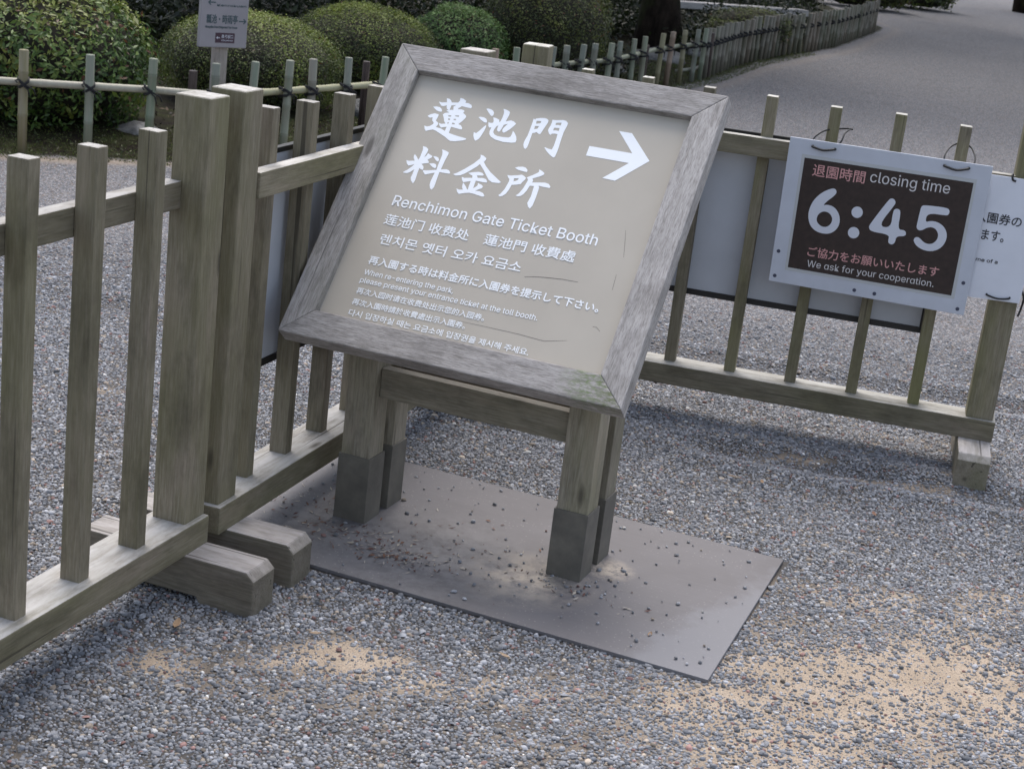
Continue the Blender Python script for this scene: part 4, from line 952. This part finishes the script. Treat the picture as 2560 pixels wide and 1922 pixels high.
box('cross_bar', -0.003, cb1 + 0.003, 0.1199 + 0.024, 0.1199 + 0.056, 0.3145, 0.3855, M['leg'], SG, 'x', 0.003)
for x1 in (0.0, 0.5394):
    box('side_bar', x1 - 0.058, x1 - 0.022, LD - 0.006, 0.1199 + 0.006, 0.325, 0.395, M['leg'], SG, 'y', 0.003)
# plate corners in the sign's own frame
bm = None
PLATE = [(-0.27, -0.272), (0.9205, -0.2865), (0.903, 0.4370), (-0.27, 0.446)]
P = [(x, y, 0.001) for x, y in PLATE] + [(x, y, 0.0095) for x, y in PLATE]
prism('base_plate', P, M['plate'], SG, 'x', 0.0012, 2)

# dry litter blown round the legs
def litter(n, cx, cy, sx, sy, z=0.0105):
    vs, fs, cs_ = [], [], []
    for i in range(n):
        a, b_ = random.gauss(cx, sx), random.gauss(cy, sy)
        if (-LW - .01 < a < 0.01 or 0.45 < a < 0.55) and -0.01 < b_ < 0.21: continue
        if not (-0.25 < a < 0.88 and -0.25 < b_ < 0.42): continue
        ln = random.uniform(0.002, 0.0095); wd = ln * random.uniform(0.12, 0.45); th = random.uniform(0, 6.28)
        dx, dy = math.cos(th), math.sin(th)
        o = len(vs); zz = z + random.uniform(0, .001)
        vs += [(a - dx * ln, b_ - dy * ln, zz), (a - dy * wd, b_ + dx * wd, zz + wd * .8), (a + dx * ln, b_ + dy * ln, zz + ln * random.uniform(0, .6)), (a + dy * wd, b_ - dx * wd, zz + wd * .3)]
        fs.append((o, o + 1, o + 2, o + 3))
        c = random.choice([(0.11, 0.048, 0.038), (0.085, 0.045, 0.036), (0.18, 0.09, 0.055), (0.42, 0.37, 0.30), (0.40, 0.36, 0.31)])
        cs_ += [c] * 4
    return vs, fs, cs_
vs, fs, cs_ = [], [], []
for args in ((190, 0.03, -0.07, 0.10, 0.04), (150, 0.14, -0.13, 0.09, 0.03), (60, -0.13, 0.03, 0.06, 0.08), (60, 0.25, 0.02, 0.14, 0.10), (40, 0.5, -0.03, 0.10, 0.05), (70, -0.22, 0.02, 0.09, 0.10)):
    a, b_, c = litter(*args)
    fs += [tuple(i + len(vs) for i in f) for f in b_]; vs += a; cs_ += c
lo = np_mesh('leaf_litter', np.array(vs), [np.array(fs)], M['litter'], None, False, np.array(cs_))
lo.matrix_world = Matrix.Translation((-0.3044, 3.6112, 0)) @ Matrix.Rotation(R(aS), 4, 'Z')
tag(lo, kind='stuff', label='reddish brown dry leaf crumbs on the steel plate round the legs', cat='leaf litter')

# a few fallen leaves on the gravel
for x, y, s in ((0.98, 4.10, .016), (0.70, 4.24, .014), (0.27, 4.62, .014), (0.62, 4.26, .012), (-0.60, 2.985, .022), (0.05, 3.02, .014), (-0.33, 3.02, .013), (0.35, 3.2, .012)):
    th = random.uniform(0, 6.28); b = MB()
    n = 9; L, Rr = [], []
    for i in range(n):
        q = i / (n - 1); ww = s * 0.32 * math.sin(math.pi * q) ** 0.8 + .0004; zz = 0.009 + 0.25 * s * (q - .5) ** 2 * 4
        L.append(((q - .5) * 2 * s, ww, zz + ww * .5)); Rr.append(((q - .5) * 2 * s, -ww, zz + ww * .5))
    vs = L + [((i / (n - 1) - .5) * 2 * s, 0, 0.008 + 0.25 * s * (i / (n - 1) - .5) ** 2 * 4) for i in range(n)] + Rr
    fs = []
    for i in range(n - 1):
        fs += [(i, n + i, n + i + 1, i + 1), (n + i, 2 * n + i, 2 * n + i + 1, n + i + 1)]
    col = random.choice([(0.30, 0.20, 0.12), (0.22, 0.12, 0.08), (0.34, 0.25, 0.17)])
    b.add(vs, fs, col=col)
    o = b.build('fallen_leaf', M['litter'])
    o.location = (x, y, float(height(np.array([x]), np.array([y]))[0])); o.rotation_euler = (0, 0, th)
    tag(o, 'small curled brown dead leaf lying on the gravel', 'leaf', 'dead leaves on the gravel')

# ------------------------------------------------------------------ bamboo fence
BF = empty('bamboo_fence', (-1.56, 7.89, 0), 0, 'low bamboo post and rail fence with black rope ties along the garden bed', 'fence')
_bo = V((-1.56, 7.89, 0))
TONES = [(0.17, 0.215, 0.145), (0.195, 0.22, 0.15), (0.25, 0.215, 0.155), (0.135, 0.18, 0.12), (0.23, 0.22, 0.115), (0.20, 0.21, 0.175), (0.28, 0.20, 0.145), (0.155, 0.185, 0.15)]
def gz(x, y): return float(height(np.array([x]), np.array([y]))[0])
def culm(x, y, top, r, tone, seg=12, lean=0.0, z0=-0.03):
    p, rd = [], []
    node = random.uniform(0.08, 0.2); gap = random.uniform(0.13, 0.2)
    zs = [(z0, r)]
    z = z0
    nodes = [node + gap * k for k in range(6) if node + gap * k < top - 0.03]
    for q in nodes:
        zs += [(q - .006, r), (q - .002, r * 1.10), (q, r * .97), (q + .002, r * 1.10), (q + .007, r)]
    zs += [(top - .004, r), (top, r * .93)]
    lx_, ly_ = random.uniform(-.012, .012) + lean, random.uniform(-.01, .01)
    b = MB()
    b.tube([V((x + lx_ * max(q, 0) / .45, y + ly_ * max(q, 0) / .45, q)) - _bo for q, _ in zs], [k for _, k in zs], seg, col=tone)
    return b
def darker(c, k): return tuple(x * k for x in c)
posts = [(-2.66, 7.45, .47), (-2.3665, 7.561, .47), (-2.094, 7.669, .47), (-1.845, 7.798, .47), (-1.561, 7.891, .47), (-1.433, 8.124, .47), (-1.291, 8.340, .47), (-1.183, 8.501, .47), (-1.0395, 8.745, .47), (-.895, 8.973, .47),
         (-.75, 9.30, .46), (-.60, 9.64, .46), (-.46, 9.96, .455), (-.33, 10.27, .45), (-.21, 10.55, .445), (-.10, 10.80, .435), (-.003, 11.025, .43), (.101, 11.235, .43), (.196, 11.435, .43), (.288, 11.606, .43), (.396, 11.771, .43), (.475, 11.988, .43), (.592, 12.32, .43),
         (.684, 12.629, .43), (.827, 13.083, .43), (.92, 13.345, .43), (1.044, 13.656, .43), (1.161, 13.889, .43), (1.241, 14.073, .43)]
pl = [(1.241, 14.073), (1.67, 15.6), (1.935, 16.335), (2.274, 17.22), (2.676, 18.08), (3.167, 19.335), (3.64, 20.82), (4.336, 23.09)]
cum = [0]
for a, b in zip(pl[:-1], pl[1:]): cum.append(cum[-1] + math.dist(a, b))
d = 0.22
while d < cum[-1] and len(posts) < 84:
    i = max(k for k in range(len(cum)) if cum[k] <= d); i = min(i, len(pl) - 2)
    f = (d - cum[i]) / (cum[i + 1] - cum[i])
    q = (pl[i][0] + f * (pl[i + 1][0] - pl[i][0]), pl[i][1] + f * (pl[i + 1][1] - pl[i][1]))
    posts.append((q[0], q[1], 0.415 + random.uniform(-.012, .02)))
    d += random.uniform(0.135, 0.19)
for i, (x, y, h_) in enumerate(posts):
    tone = random.choice(TONES)
    if i > 28: tone = darker(random.choice([(0.17, 0.165, 0.12), (0.15, 0.165, 0.12), (0.19, 0.165, 0.125), (0.165, 0.165, 0.13), (0.14, 0.155, 0.105)]), 0.66)  # far posts painted darker, standing in for the shade around them
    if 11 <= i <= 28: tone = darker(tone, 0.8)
    if i < 11: tone = random.choice([(0.17, 0.205, 0.15), (0.145, 0.19, 0.125), (0.19, 0.215, 0.16), (0.16, 0.185, 0.15), (0.205, 0.205, 0.165)])
    if i in (1,): tone = (0.21, 0.19, 0.10)
    r = 0.0205 if i < 29 else 0.022
    culm(x, y, h_, r * random.uniform(.93, 1.07), tone, lean=random.uniform(-.008, .008)).build('bamboo_post', M['bamboo'], BF)
# rails
def rail(pts, r, z, tone):
    P = [V((x, y, zz)) for (x, y), zz in zip(pts, z)]
    Q, rd = [], []
    nxt = 0.12; acc = 0
    for a, b in zip(P[:-1], P[1:]):
        L = (b - a).length; k = max(2, int(L / 0.04))
        for j in range(k):
            Q.append(a + (b - a) * j / k)
    Q.append(P[-1])
    rd = [r] * len(Q)
    for j in range(3, len(Q) - 1, 6): rd[j] = r * 1.10
    b = MB(); b.tube([q - _bo for q in Q], rd, 10, col=tone)
    return b.build('rail', M['bamboo'], BF)
def behind(p, q, off):
    dx, dy = q[0] - p[0], q[1] - p[1]; l = math.hypot(dx, dy)
    return (-dy / l * off, dx / l * off)
def railpts(pp, off):
    out = []
    for i, p in enumerate(pp):
        a, b = pp[max(i - 1, 0)], pp[min(i + 1, len(pp) - 1)]
        o = behind(a, b, off)
        out.append((p[0] + o[0], p[1] + o[1]))
    return out
pA = [(-3.6, 7.12)] + [p[:2] for p in posts[0:5]]
rail(railpts(pA, 0.038), 0.0175, [0.315, 0.318, 0.318, 0.32, 0.318, 0.315][:len(pA)], (0.38, 0.37, 0.29))
pB = [p[:2] for p in posts[4:10]]
pB.append((-0.80, 9.19))
rail(railpts(pB, 0.038), 0.0175, [0.31, 0.308, 0.31, 0.312, 0.312, 0.315, 0.315], (0.34, 0.34, 0.20))
pC = [p[:2] for p in posts[10:29]]
rail(railpts(pC, 0.037), 0.0165, [0.30] * len(pC), (0.20, 0.225, 0.16))
pD = [p[:2] for p in posts[28:]]
rail(railpts(pD, 0.034), 0.014, [0.285] * len(pD), (0.13, 0.14, 0.10))
pE = [p[:2] for p in posts[26:40]]
rail(railpts(pE, 0.034), 0.013, [0.10] * len(pE), (0.17, 0.18, 0.15))
# rope ties
for i, (x, y, h_) in enumerate(posts[1:], 1):
    if i >= 48 and i % 2: continue
    zz = 0.318 if i < 5 else (0.31 if i < 10 else (0.30 if i < 29 else 0.285))
    a, b_ = posts[max(i - 1, 0)], posts[min(i + 1, len(posts) - 1)]
    o = behind(a, b_, 1.0); tx, ty = o[1], -o[0]
    b = MB(); big = 1.2 if i < 29 else 2.0
    def pt(u, v, w_): return V((x + tx * u + o[0] * v, y + ty * u + o[1] * v, zz + w_)) - _bo
    for sgn in (1, -1):
        for k in (-.004, .002):
            b.tube([pt(-.020 * big, .034, (.022 * sgn + k)), pt(-.018, -.017, .012 * sgn + k), pt(0, -.025, k), pt(.018, -.017, -.012 * sgn + k), pt(.020 * big, .034, -.022 * sgn + k), pt(0, .060, k)], 0.0036 * big, 5)
    if i < 29:
        b.tube([pt(.006, -.026, -.004), pt(.026, -.030, -.012), pt(.042, -.028, -.020), pt(.050, -.024, -.044)], 0.0032, 5)
        b.tube([pt(-.004, -.026, -.006), pt(.016, -.032, -.022), pt(.026, -.03, -.054)], 0.0030, 5)
        b.tube([pt(-.030, -.012, .004), pt(-.038, .0, .012), pt(-.026, .008, .016)], 0.003, 5)
    b.build('rope_tie', M['rope'], BF)
for x, y, h_, r in ((-1.69, 7.99, .41, .021), (-0.985, 9.06, .425, .020), (0.70, 12.72, .36, .02), (1.32, 14.35, .38, .024), (-2.95, 7.36, .42, .021)):
    P = [V((x, y, -.03)), V((x, y, h_ - .004)), V((x, y, h_))]
    b = MB(); b.tube([p - _bo for p in P], [r, r, r * .9], 14)
    o = b.build('wood_stake', M['dark_post'], BF)
    grain_attr(o.data, 'z', nseed())

# ------------------------------------------------------------------ guide sign in the bed
GS = empty('guide_sign', (-1.60, 8.20, 0.04), R(38), 'pale grey guide sign on a post between the round bushes', 'sign')
box('post', -0.033, 0.033, 0.004, 0.05, -0.05, 0.80, M['guide_post'], GS, 'z', 0.003)
box('board_panel', -0.137, 0.118, -0.022, 0.003, 0.470, 0.86, M['guide_board'], GS, 'x', 0.006, seg=3)
OG = V((-0.137, -0.022, 0.470)); 
def gs(name, tri, mat, lift=0.0006): return lay(name, tri, OG, X, Z, M[mat], GS, lift)
gs('lettering', thick(cjk('瓢池・時雨亭', 0.033, 0.116, 0.165, 0.042), 0.0009), 'dark_print')
gs('lettering', thick(latin('Hisagoike Pond Shiguretei Tea House', 0.029, 0.094, 0.17, 0.010), 0.0006), 'dark_print')
gs('lettering', thick(latin('Kenrokuen', 0.085, 0.198, 0.155, 0.010), 0.0006), 'dark_print')
def arrow(cx, cy, s, k):
    return polyfill([[(cx - s * k, cy + .14 * s), (cx + .40 * s * k, cy + .14 * s), (cx + .1 * s * k, cy + .62 * s), (cx + .38 * s * k, cy + .62 * s), (cx + 1.0 * s * k, cy), (cx + .38 * s * k, cy - .62 * s), (cx + .1 * s * k, cy - .62 * s), (cx + .40 * s * k, cy - .14 * s), (cx - s * k, cy - .14 * s)]])
gs('arrow_mark', arrow(0.226, 0.130, 0.021, 1), 'dark_print')
gs('arrow_mark', arrow(0.056, 0.215, 0.021, -1), 'dark_print')
pq = box('brown_plaque', -0.137 + 0.085, -0.137 + 0.188, -0.0232, -0.0215, 0.470 + 0.024, 0.470 + 0.072, M['plaque'], GS, 'x', 0)
gs('arrow_mark', arrow(0.100, 0.048, 0.010, -1), 'grey_print', 0.0018)
gs('lettering', cjk('真弓坂口', 0.117, 0.046, 0.062, 0.018), 'grey_print', 0.0018)
gs('lettering', latin('Gate', 0.117, 0.033, 0.062, 0.007, 0.0), 'grey_print', 0.0018)

# ------------------------------------------------------------------ planting
def leaf_quads(P, Nrm, size, aspect, col, fold=0.25, droop=0.5):
    """diamond leaves at P, roughly lying across the normal"""
    n = len(P)
    rnd = RNG.normal(0, 1, (n, 3))
    T = np.cross(Nrm, rnd); T /= np.linalg.norm(T, axis=1, keepdims=True) + 1e-9
    Nn_ = Nrm + RNG.normal(0, droop, (n, 3)); Nn_ /= np.linalg.norm(Nn_, axis=1, keepdims=True) + 1e-9
    T = T - Nn_ * np.sum(T * Nn_, 1, keepdims=True); T /= np.linalg.norm(T, axis=1, keepdims=True) + 1e-9
    B = np.cross(Nn_, T)
    L = size[:, None]
    W = L * aspect
    q = np.stack([P - T * L, P + B * W + Nn_ * W * fold - T * L * .1, P + T * L, P - B * W + Nn_ * W * fold - T * L * .1], 1)
    f = np.arange(n)[:, None] * 4
    F = np.concatenate([f + np.array([[0, 1, 2]]), f + np.array([[0, 2, 3]])], 0)
    # four-vertex leaf as two triangles folded on the midrib
    return q.reshape(-1, 3), F, np.repeat(col, 4, 0)

def dirs_n(n):
    d = RNG.normal(0, 1, (n, 3)); return d / np.linalg.norm(d, axis=1, keepdims=True)

def lump(d, seed, amp):
    """bumpy radius for unit directions"""
    a = fbm(d[:, 0] * 1.0 + d[:, 2] * .7, d[:, 1] * 1.0 - d[:, 2] * .6, 2.3, seed, 3)
    return 1 + amp * a

def icos(sub):
    bm = bmesh.new(); bmesh.ops.create_icosphere(bm, subdivisions=sub, radius=1)
    v = np.array([x.co[:] for x in bm.verts]); f = np.array([[q.index for q in p.verts] for p in bm.faces]); bm.free()
    return v, f
ICO = icos(3)

def bush(name, cx, cy, base, rx, ry, rz, n, size, pal, label, group, seed, cat='bush', amp=0.12, shell=0.10, stem=0.12, aspect=0.42, mat='leaf', droop=0.55, flat=0.0):
    root = empty(name, (cx, cy, base), 0, label, cat, group)
    v, f = ICO
    rr = lump(v, seed, amp) * 0.84
    skirt = lambda q: np.stack([np.where(q[:, 2] < 0, 1 / np.sqrt(1 - .78 * q[:, 2] ** 2), 1)] * 2 + [np.ones(len(q))], 1)
    co = v * skirt(v) * rr[:, None] * (rx, ry, rz) + (0, 0, rz * 0.92 + stem)
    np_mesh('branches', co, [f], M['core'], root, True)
    d = dirs_n(n); d[:, 2] = np.where(d[:, 2] < -0.85, -d[:, 2], d[:, 2])
    lay_ = 1 - np.abs(RNG.normal(0, shell, n)) + RNG.normal(0, 0.02, n)
    lay_ = np.where(RNG.uniform(0, 1, n) < .035, 1 + RNG.uniform(.0, .07, n), lay_)
    rad = lump(d, seed, amp) * lay_
    P = d * skirt(d) * rad[:, None] * (rx, ry, rz) + (0, 0, rz * 0.92 + stem)
    Nm = d / np.array([rx, ry, rz]); Nm /= np.linalg.norm(Nm, axis=1, keepdims=True)
    Nm = Nm + np.array([0, 0, 0.35])
    sz = np.clip(RNG.lognormal(math.log(size), 0.28, n), size * .4, size * 2)
    pal = np.array(pal)
    # clumps of shoots share a tone; new growth on the clipped top is yellower
    cl = fbm(P[:, 0] * 1 + P[:, 2], P[:, 1] - P[:, 2] * .8, 9.0, seed + 7, 3)
    w_ = np.clip(0.5 + cl * 0.9 + RNG.normal(0, .15, n) - .12 + np.clip(d[:, 2] - .2, 0, 1) * .75, 0, 0.999)
    k = w_ * (len(pal) - 1); i0 = np.floor(k).astype(int); fr = (k - i0)[:, None]
    col = pal[i0] * (1 - fr) + pal[np.minimum(i0 + 1, len(pal) - 1)] * fr
    col = col * RNG.uniform(0.7, 1.3, (n, 1))
    dry = RNG.uniform(0, 1, n) < 0.028
    col[dry] = np.array([0.16, 0.075, 0.04]) * RNG.uniform(.5, 1.1, (dry.sum(), 1))
    a, b, c = leaf_quads(P, Nm, sz, aspect, col, 0.3, droop)
    np_mesh('foliage', a, [b], M[mat], root, False, c)
    bb = MB()
    rs = random.Random(seed)
    for j in range(9):
        th = rs.uniform(0, 6.28); q = rs.uniform(.05, .16); e = rs.uniform(.3, .8)
        bb.tube([(math.cos(th) * q * .6, math.sin(th) * q * .6, -.03), (math.cos(th) * rx * .25, math.sin(th) * ry * .25, stem * .8), (math.cos(th) * rx * e, math.sin(th) * ry * e, rz * .7 + stem)], [.012, .009, .004], 6)
    bb.build('stems', M['bark'], root)
    return root
PAL1 = [(0.026, 0.052, 0.014), (0.048, 0.094, 0.022), (0.075, 0.135, 0.030), (0.12, 0.18, 0.04), (0.19, 0.22, 0.045)]
PAL2 = [(0.028, 0.040, 0.012), (0.053, 0.070, 0.019), (0.083, 0.108, 0.024), (0.13, 0.175, 0.032), (0.19, 0.235, 0.042)]
PAL3 = [(0.035, 0.075, 0.02), (0.06, 0.12, 0.03), (0.10, 0.18, 0.05), (0.15, 0.24, 0.075), (0.19, 0.28, 0.10)]
PAL4 = [(0.03, 0.042, 0.013), (0.06, 0.076, 0.02), (0.095, 0.115, 0.026), (0.15, 0.165, 0.036)]
GB = 'clipped round azalea bushes in the garden bed'
bush('azalea_bush', -2.56, 8.42, -.04, .55, .55, .375, 15000, .0155, PAL1, 'large rounded bush with glossy leaves behind the bamboo fence at the left edge', GB, 21, amp=.10, stem=.05, aspect=.40)
bush('azalea_bush', -1.70, 9.60, .02, .53, .51, .268, 36000, .0064, PAL2, 'round clipped bush behind the grey guide sign', GB, 22, amp=.05, shell=.07, stem=.03)
bush('azalea_bush', -1.21, 10.9, .02, .50, .48, .278, 36000, .0064, PAL2, 'round clipped bush with yellowish top right of the guide sign, left of the sign frame', GB, 23, amp=.05, shell=.07, stem=.02)
bush('azalea_bush', -0.66, 11.9, .02, .35, .35, .268, 15000, .0095, PAL3, 'small bright green bush above the top left corner of the beige sign', GB, 24, amp=.10, stem=.02)
bush('azalea_bush', -0.07, 12.5, .03, .48, .48, .43, 24000, .0085, PAL4, 'tall dark olive bush above the top middle of the beige sign', GB, 25, amp=.08, shell=.08, stem=.04)
bush('juniper_bush', 1.98, 17.3, .05, .42, .40, .17, 8000, .016, [(0.03, 0.045, 0.01), (0.06, 0.08, 0.016), (0.10, 0.12, 0.02)], 'spreading low juniper leaning over the far bamboo fence', None, 26, 'bush', .25, .25, .08, .22, 'needle')
bush('juniper_bush', 1.62, 16.3, .05, .24, .24, .11, 4000, .015, [(0.03, 0.045, 0.01), (0.06, 0.08, 0.016), (0.10, 0.12, 0.02)], 'small juniper clump in front of the spreading juniper beside the bamboo fence', None, 27, 'bush', .25, .25, .10, .22, 'needle')
bush('hedge_bush', 4.9, 27.9, .0, .8, .6, .5, 7000, .03, PAL4, 'dark hedge bush where the gravel path bends at the top right', 'hedge bushes beyond the path', 28, 'bush', .15, .15, .0)
bush('hedge_bush', 6.0, 29.8, .0, .9, .6, .5, 7000, .03, PAL2, 'olive hedge bush farthest along the path bend at the top right', 'hedge bushes beyond the path', 29, 'bush', .15, .15, .0)

# rocks
def rock(x, y, r, label, seed, sz=.6, dark=1.0):
    v, f = ICO
    rr = 1 + 0.35 * fbm(v[:, 0] * 1.3 + v[:, 2], v[:, 1] * 1.3 - v[:, 2], 1.6, seed, 4)
    co = v * rr[:, None] * (r, r * .8, r * sz)
    o = np_mesh('garden_rock', co, [f], M['rock'], None, True)
    o.location = (x, y, r * sz * .35); tag(o, label, 'rock', 'rocks in the garden bed')
rock(-1.05, 9.75, .16, 'pale flat topped rock low behind the left bamboo posts', 1, .6)
rock(0.95, 15.0, .22, 'whitish rock behind the far bamboo posts', 2, .5)
rock(1.25, 15.9, .20, 'grey boulder beside the whitish rock behind the far bamboo posts', 3, .6)
rock(-2.0, 8.25, .13, 'low grey stone at the foot of the left round bush', 4, .5)
rock(0.45, 13.6, .18, 'dark stone beneath the tall olive bush', 5, .5)

# trees that shade the bed
def tree(x, y, h, r, label, seed, lean=(0, 0), crown_r=2.4, n=5200, leaf=.085, trunk_only_z=None):
    rs = random.Random(seed)
    root = empty('evergreen_tree', (x, y, 0), 0, label, 'tree', 'shady trees of the garden')
    b = MB(); path, rd = [], []
    for k in range(9):
        q = k / 8
        path.append(V((lean[0] * q + rs.uniform(-.06, .06) * (k > 0), lean[1] * q + rs.uniform(-.06, .06) * (k > 0), -.1 + h * q)))
        rd.append(r * (1.35 if k == 0 else 1) * (1 - .72 * q))
    b.tube(path, rd, 14)
    for j in range(7):
        th = rs.uniform(0, 6.28); q0 = path[rs.choice([4, 5, 6])]
        ln = crown_r * rs.uniform(.5, .85)
        b.tube([q0, q0 + V((math.cos(th) * ln * .5, math.sin(th) * ln * .5, ln * .25)), q0 + V((math.cos(th) * ln, math.sin(th) * ln, ln * .35))], [r * .4, r * .25, r * .06], 7)
    b.build('trunk', M['bark'], root)
    P, Nm = [], []
    for j in range(26):
        th = rs.uniform(0, 6.28); q = math.sqrt(rs.uniform(0, 1)) * crown_r
        c = np.array([lean[0] + math.cos(th) * q, lean[1] + math.sin(th) * q, h * rs.uniform(.62, 1.12)])
        d = dirs_n(n // 26); s = rs.uniform(.45, .85)
        P.append(c + d * np.array([s, s, s * .55]) * RNG.uniform(.5, 1, (len(d), 1))); Nm.append(d + (0, 0, .5))
    P, Nm = np.concatenate(P), np.concatenate(Nm)
    Nm /= np.linalg.norm(Nm, axis=1, keepdims=True)
    pal = np.array(PAL4); col = pal[RNG.integers(0, len(pal), len(P))] * RNG.uniform(.7, 1.2, (len(P), 1))
    a, bb, c = leaf_quads(P, Nm, np.full(len(P), leaf), .42, col)
    np_mesh('crown', a, [bb], M['leaf'], root, False, c)
tree(0.98, 15.9, 4.6, .20, 'mossy leaning trunk right of the tall olive bush', 1, (-.5, .4), 2.6)
tree(-1.9, 15.4, 4.4, .13, 'dark trunk between the left bushes', 2, (.4, .2), 2.4)
tree(-3.35, 13.4, 4.2, .16, 'dark trunk behind the left edge bush', 3, (.2, .5), 2.2)
tree(-0.5, 16.8, 5.0, .17, 'dark trunk behind the bright green bush', 4, (.2, .0), 2.8)
tree(-3.2, 16.0, 5.2, .2, 'thick dark trunk far behind the guide sign', 5, (.0, .0), 3.0)
tree(2.0, 23.0, 5.0, .11, 'dark trunk at the right end of the pale bench', 6, (.1, .2), 2.8)
tree(-0.1, 21.0, 5.0, .14, 'thin dark trunk behind the left end of the pale bench', 7, (.3, .0), 2.8)
tree(-5.4, 13.5, 5.0, .2, 'dark trunk left of the left edge bush, out toward the garden', 8, (.0, .0), 3.0)
tree(3.6, 25.5, 5.5, .2, 'dark trunk beyond the end of the bamboo fence', 9, (.0, .0), 3.2)

tree(9.6, 25.5, 6.0, .25, 'tall dark trunk right of the far gravel path', 10, (-2.2, .0), 4.2, 9000, .13)
tree(9.0, 33.0, 6.5, .25, 'far tree overhanging the bend of the gravel path', 11, (-1.5, .0), 4.2, 9000, .13)
tree(8.6, 17.0, 6.0, .25, 'dark trunk nearest on the right of the gravel path', 12, (-2.0, .0), 4.2, 9000, .13)
# bench far back
BN = empty('timber_bench', (1.75, 19.35, 0), R(37), 'long pale timber bench under the trees at the top of the picture', 'bench')
box('seat', -0.95, 1.42, -.09, .09, .245, .315, M['bench_wood'], BN, 'x', .004)
for xx in (-.8, .2, 1.2):
    box('leg', xx, xx + .09, -.15, .15, -.05, .236, M['dark_post'], BN, 'z', .004)

# undergrowth and moss
def scatter_stuff(name, n, fx, size, aspect, pal, mat, zspread, label, cat, up=.6):
    P = fx(n); n = len(P)
    P[:, 2] += height(P[:, 0], P[:, 1]) + RNG.uniform(0, 1, n) ** 1.6 * zspread
    Nm = RNG.normal(0, 1, (n, 3)); Nm[:, 2] = np.abs(Nm[:, 2]) + up; Nm /= np.linalg.norm(Nm, axis=1, keepdims=True)
    pal = np.array(pal); col = pal[RNG.integers(0, len(pal), n)] * RNG.uniform(.6, 1.3, (n, 1))
    a, b, c = leaf_quads(P, Nm, RNG.uniform(.5, 1.3, n) * size, aspect, col)
    o = np_mesh(name, a, [b], M[mat], None, False, c)
    tag(o, kind='stuff', label=label, cat=cat)
def bed_pts(x0, x1, y0, y1, lo, hi):
    def f(n):
        P = np.stack([RNG.uniform(x0, x1, n), RNG.uniform(y0, y1, n), np.zeros(n)], 1)
        b = bed_dist(P[:, 0], P[:, 1]); return P[(b > lo) & (b < hi)]
    return f
def clump_pts(n):
    out = []
    for j in range(120):
        while True:
            x, y = RNG.uniform(-5, 3.6), RNG.uniform(10.5, 24)
            if bed_dist(np.array([x]), np.array([y]))[0] > (0.45 if y > 12.8 else 2.0): break
        k = n // 120; s = RNG.uniform(.2, .55)
        d = dirs_n(k) * RNG.uniform(.3, 1, (k, 1)) * (s, s, s * .8); d[:, 2] = np.abs(d[:, 2])
        out.append(d + (x, y, 0))
    return np.concatenate(out)
scatter_stuff('undergrowth', 66000, clump_pts, .034, .4, [(0.008, 0.013, 0.005), (0.014, 0.021, 0.007), (0.024, 0.034, 0.010)], 'leaf', .05, 'dark low undergrowth in the shade under the trees', 'undergrowth')
scatter_stuff('moss', 420000, bed_pts(-4.2, 3.0, 7.0, 18, -.16, .5), .009, .25, [(0.05, 0.075, 0.018), (0.075, 0.10, 0.022), (0.10, 0.12, 0.03), (0.06, 0.05, 0.025)], 'leaf', .014, 'mossy short grass along the foot of the bamboo fence', 'moss', .0)
scatter_stuff('forest_litter', 12000, bed_pts(-5, 3.5, 8.2, 20, .35, 9), .02, .4, [(0.02, 0.013, 0.009), (0.035, 0.022, 0.014), (0.012, 0.01, 0.007), (0.07, 0.045, 0.026)], 'litter', .008, 'dead brown leaves under the bushes', 'leaf litter', 1.2)
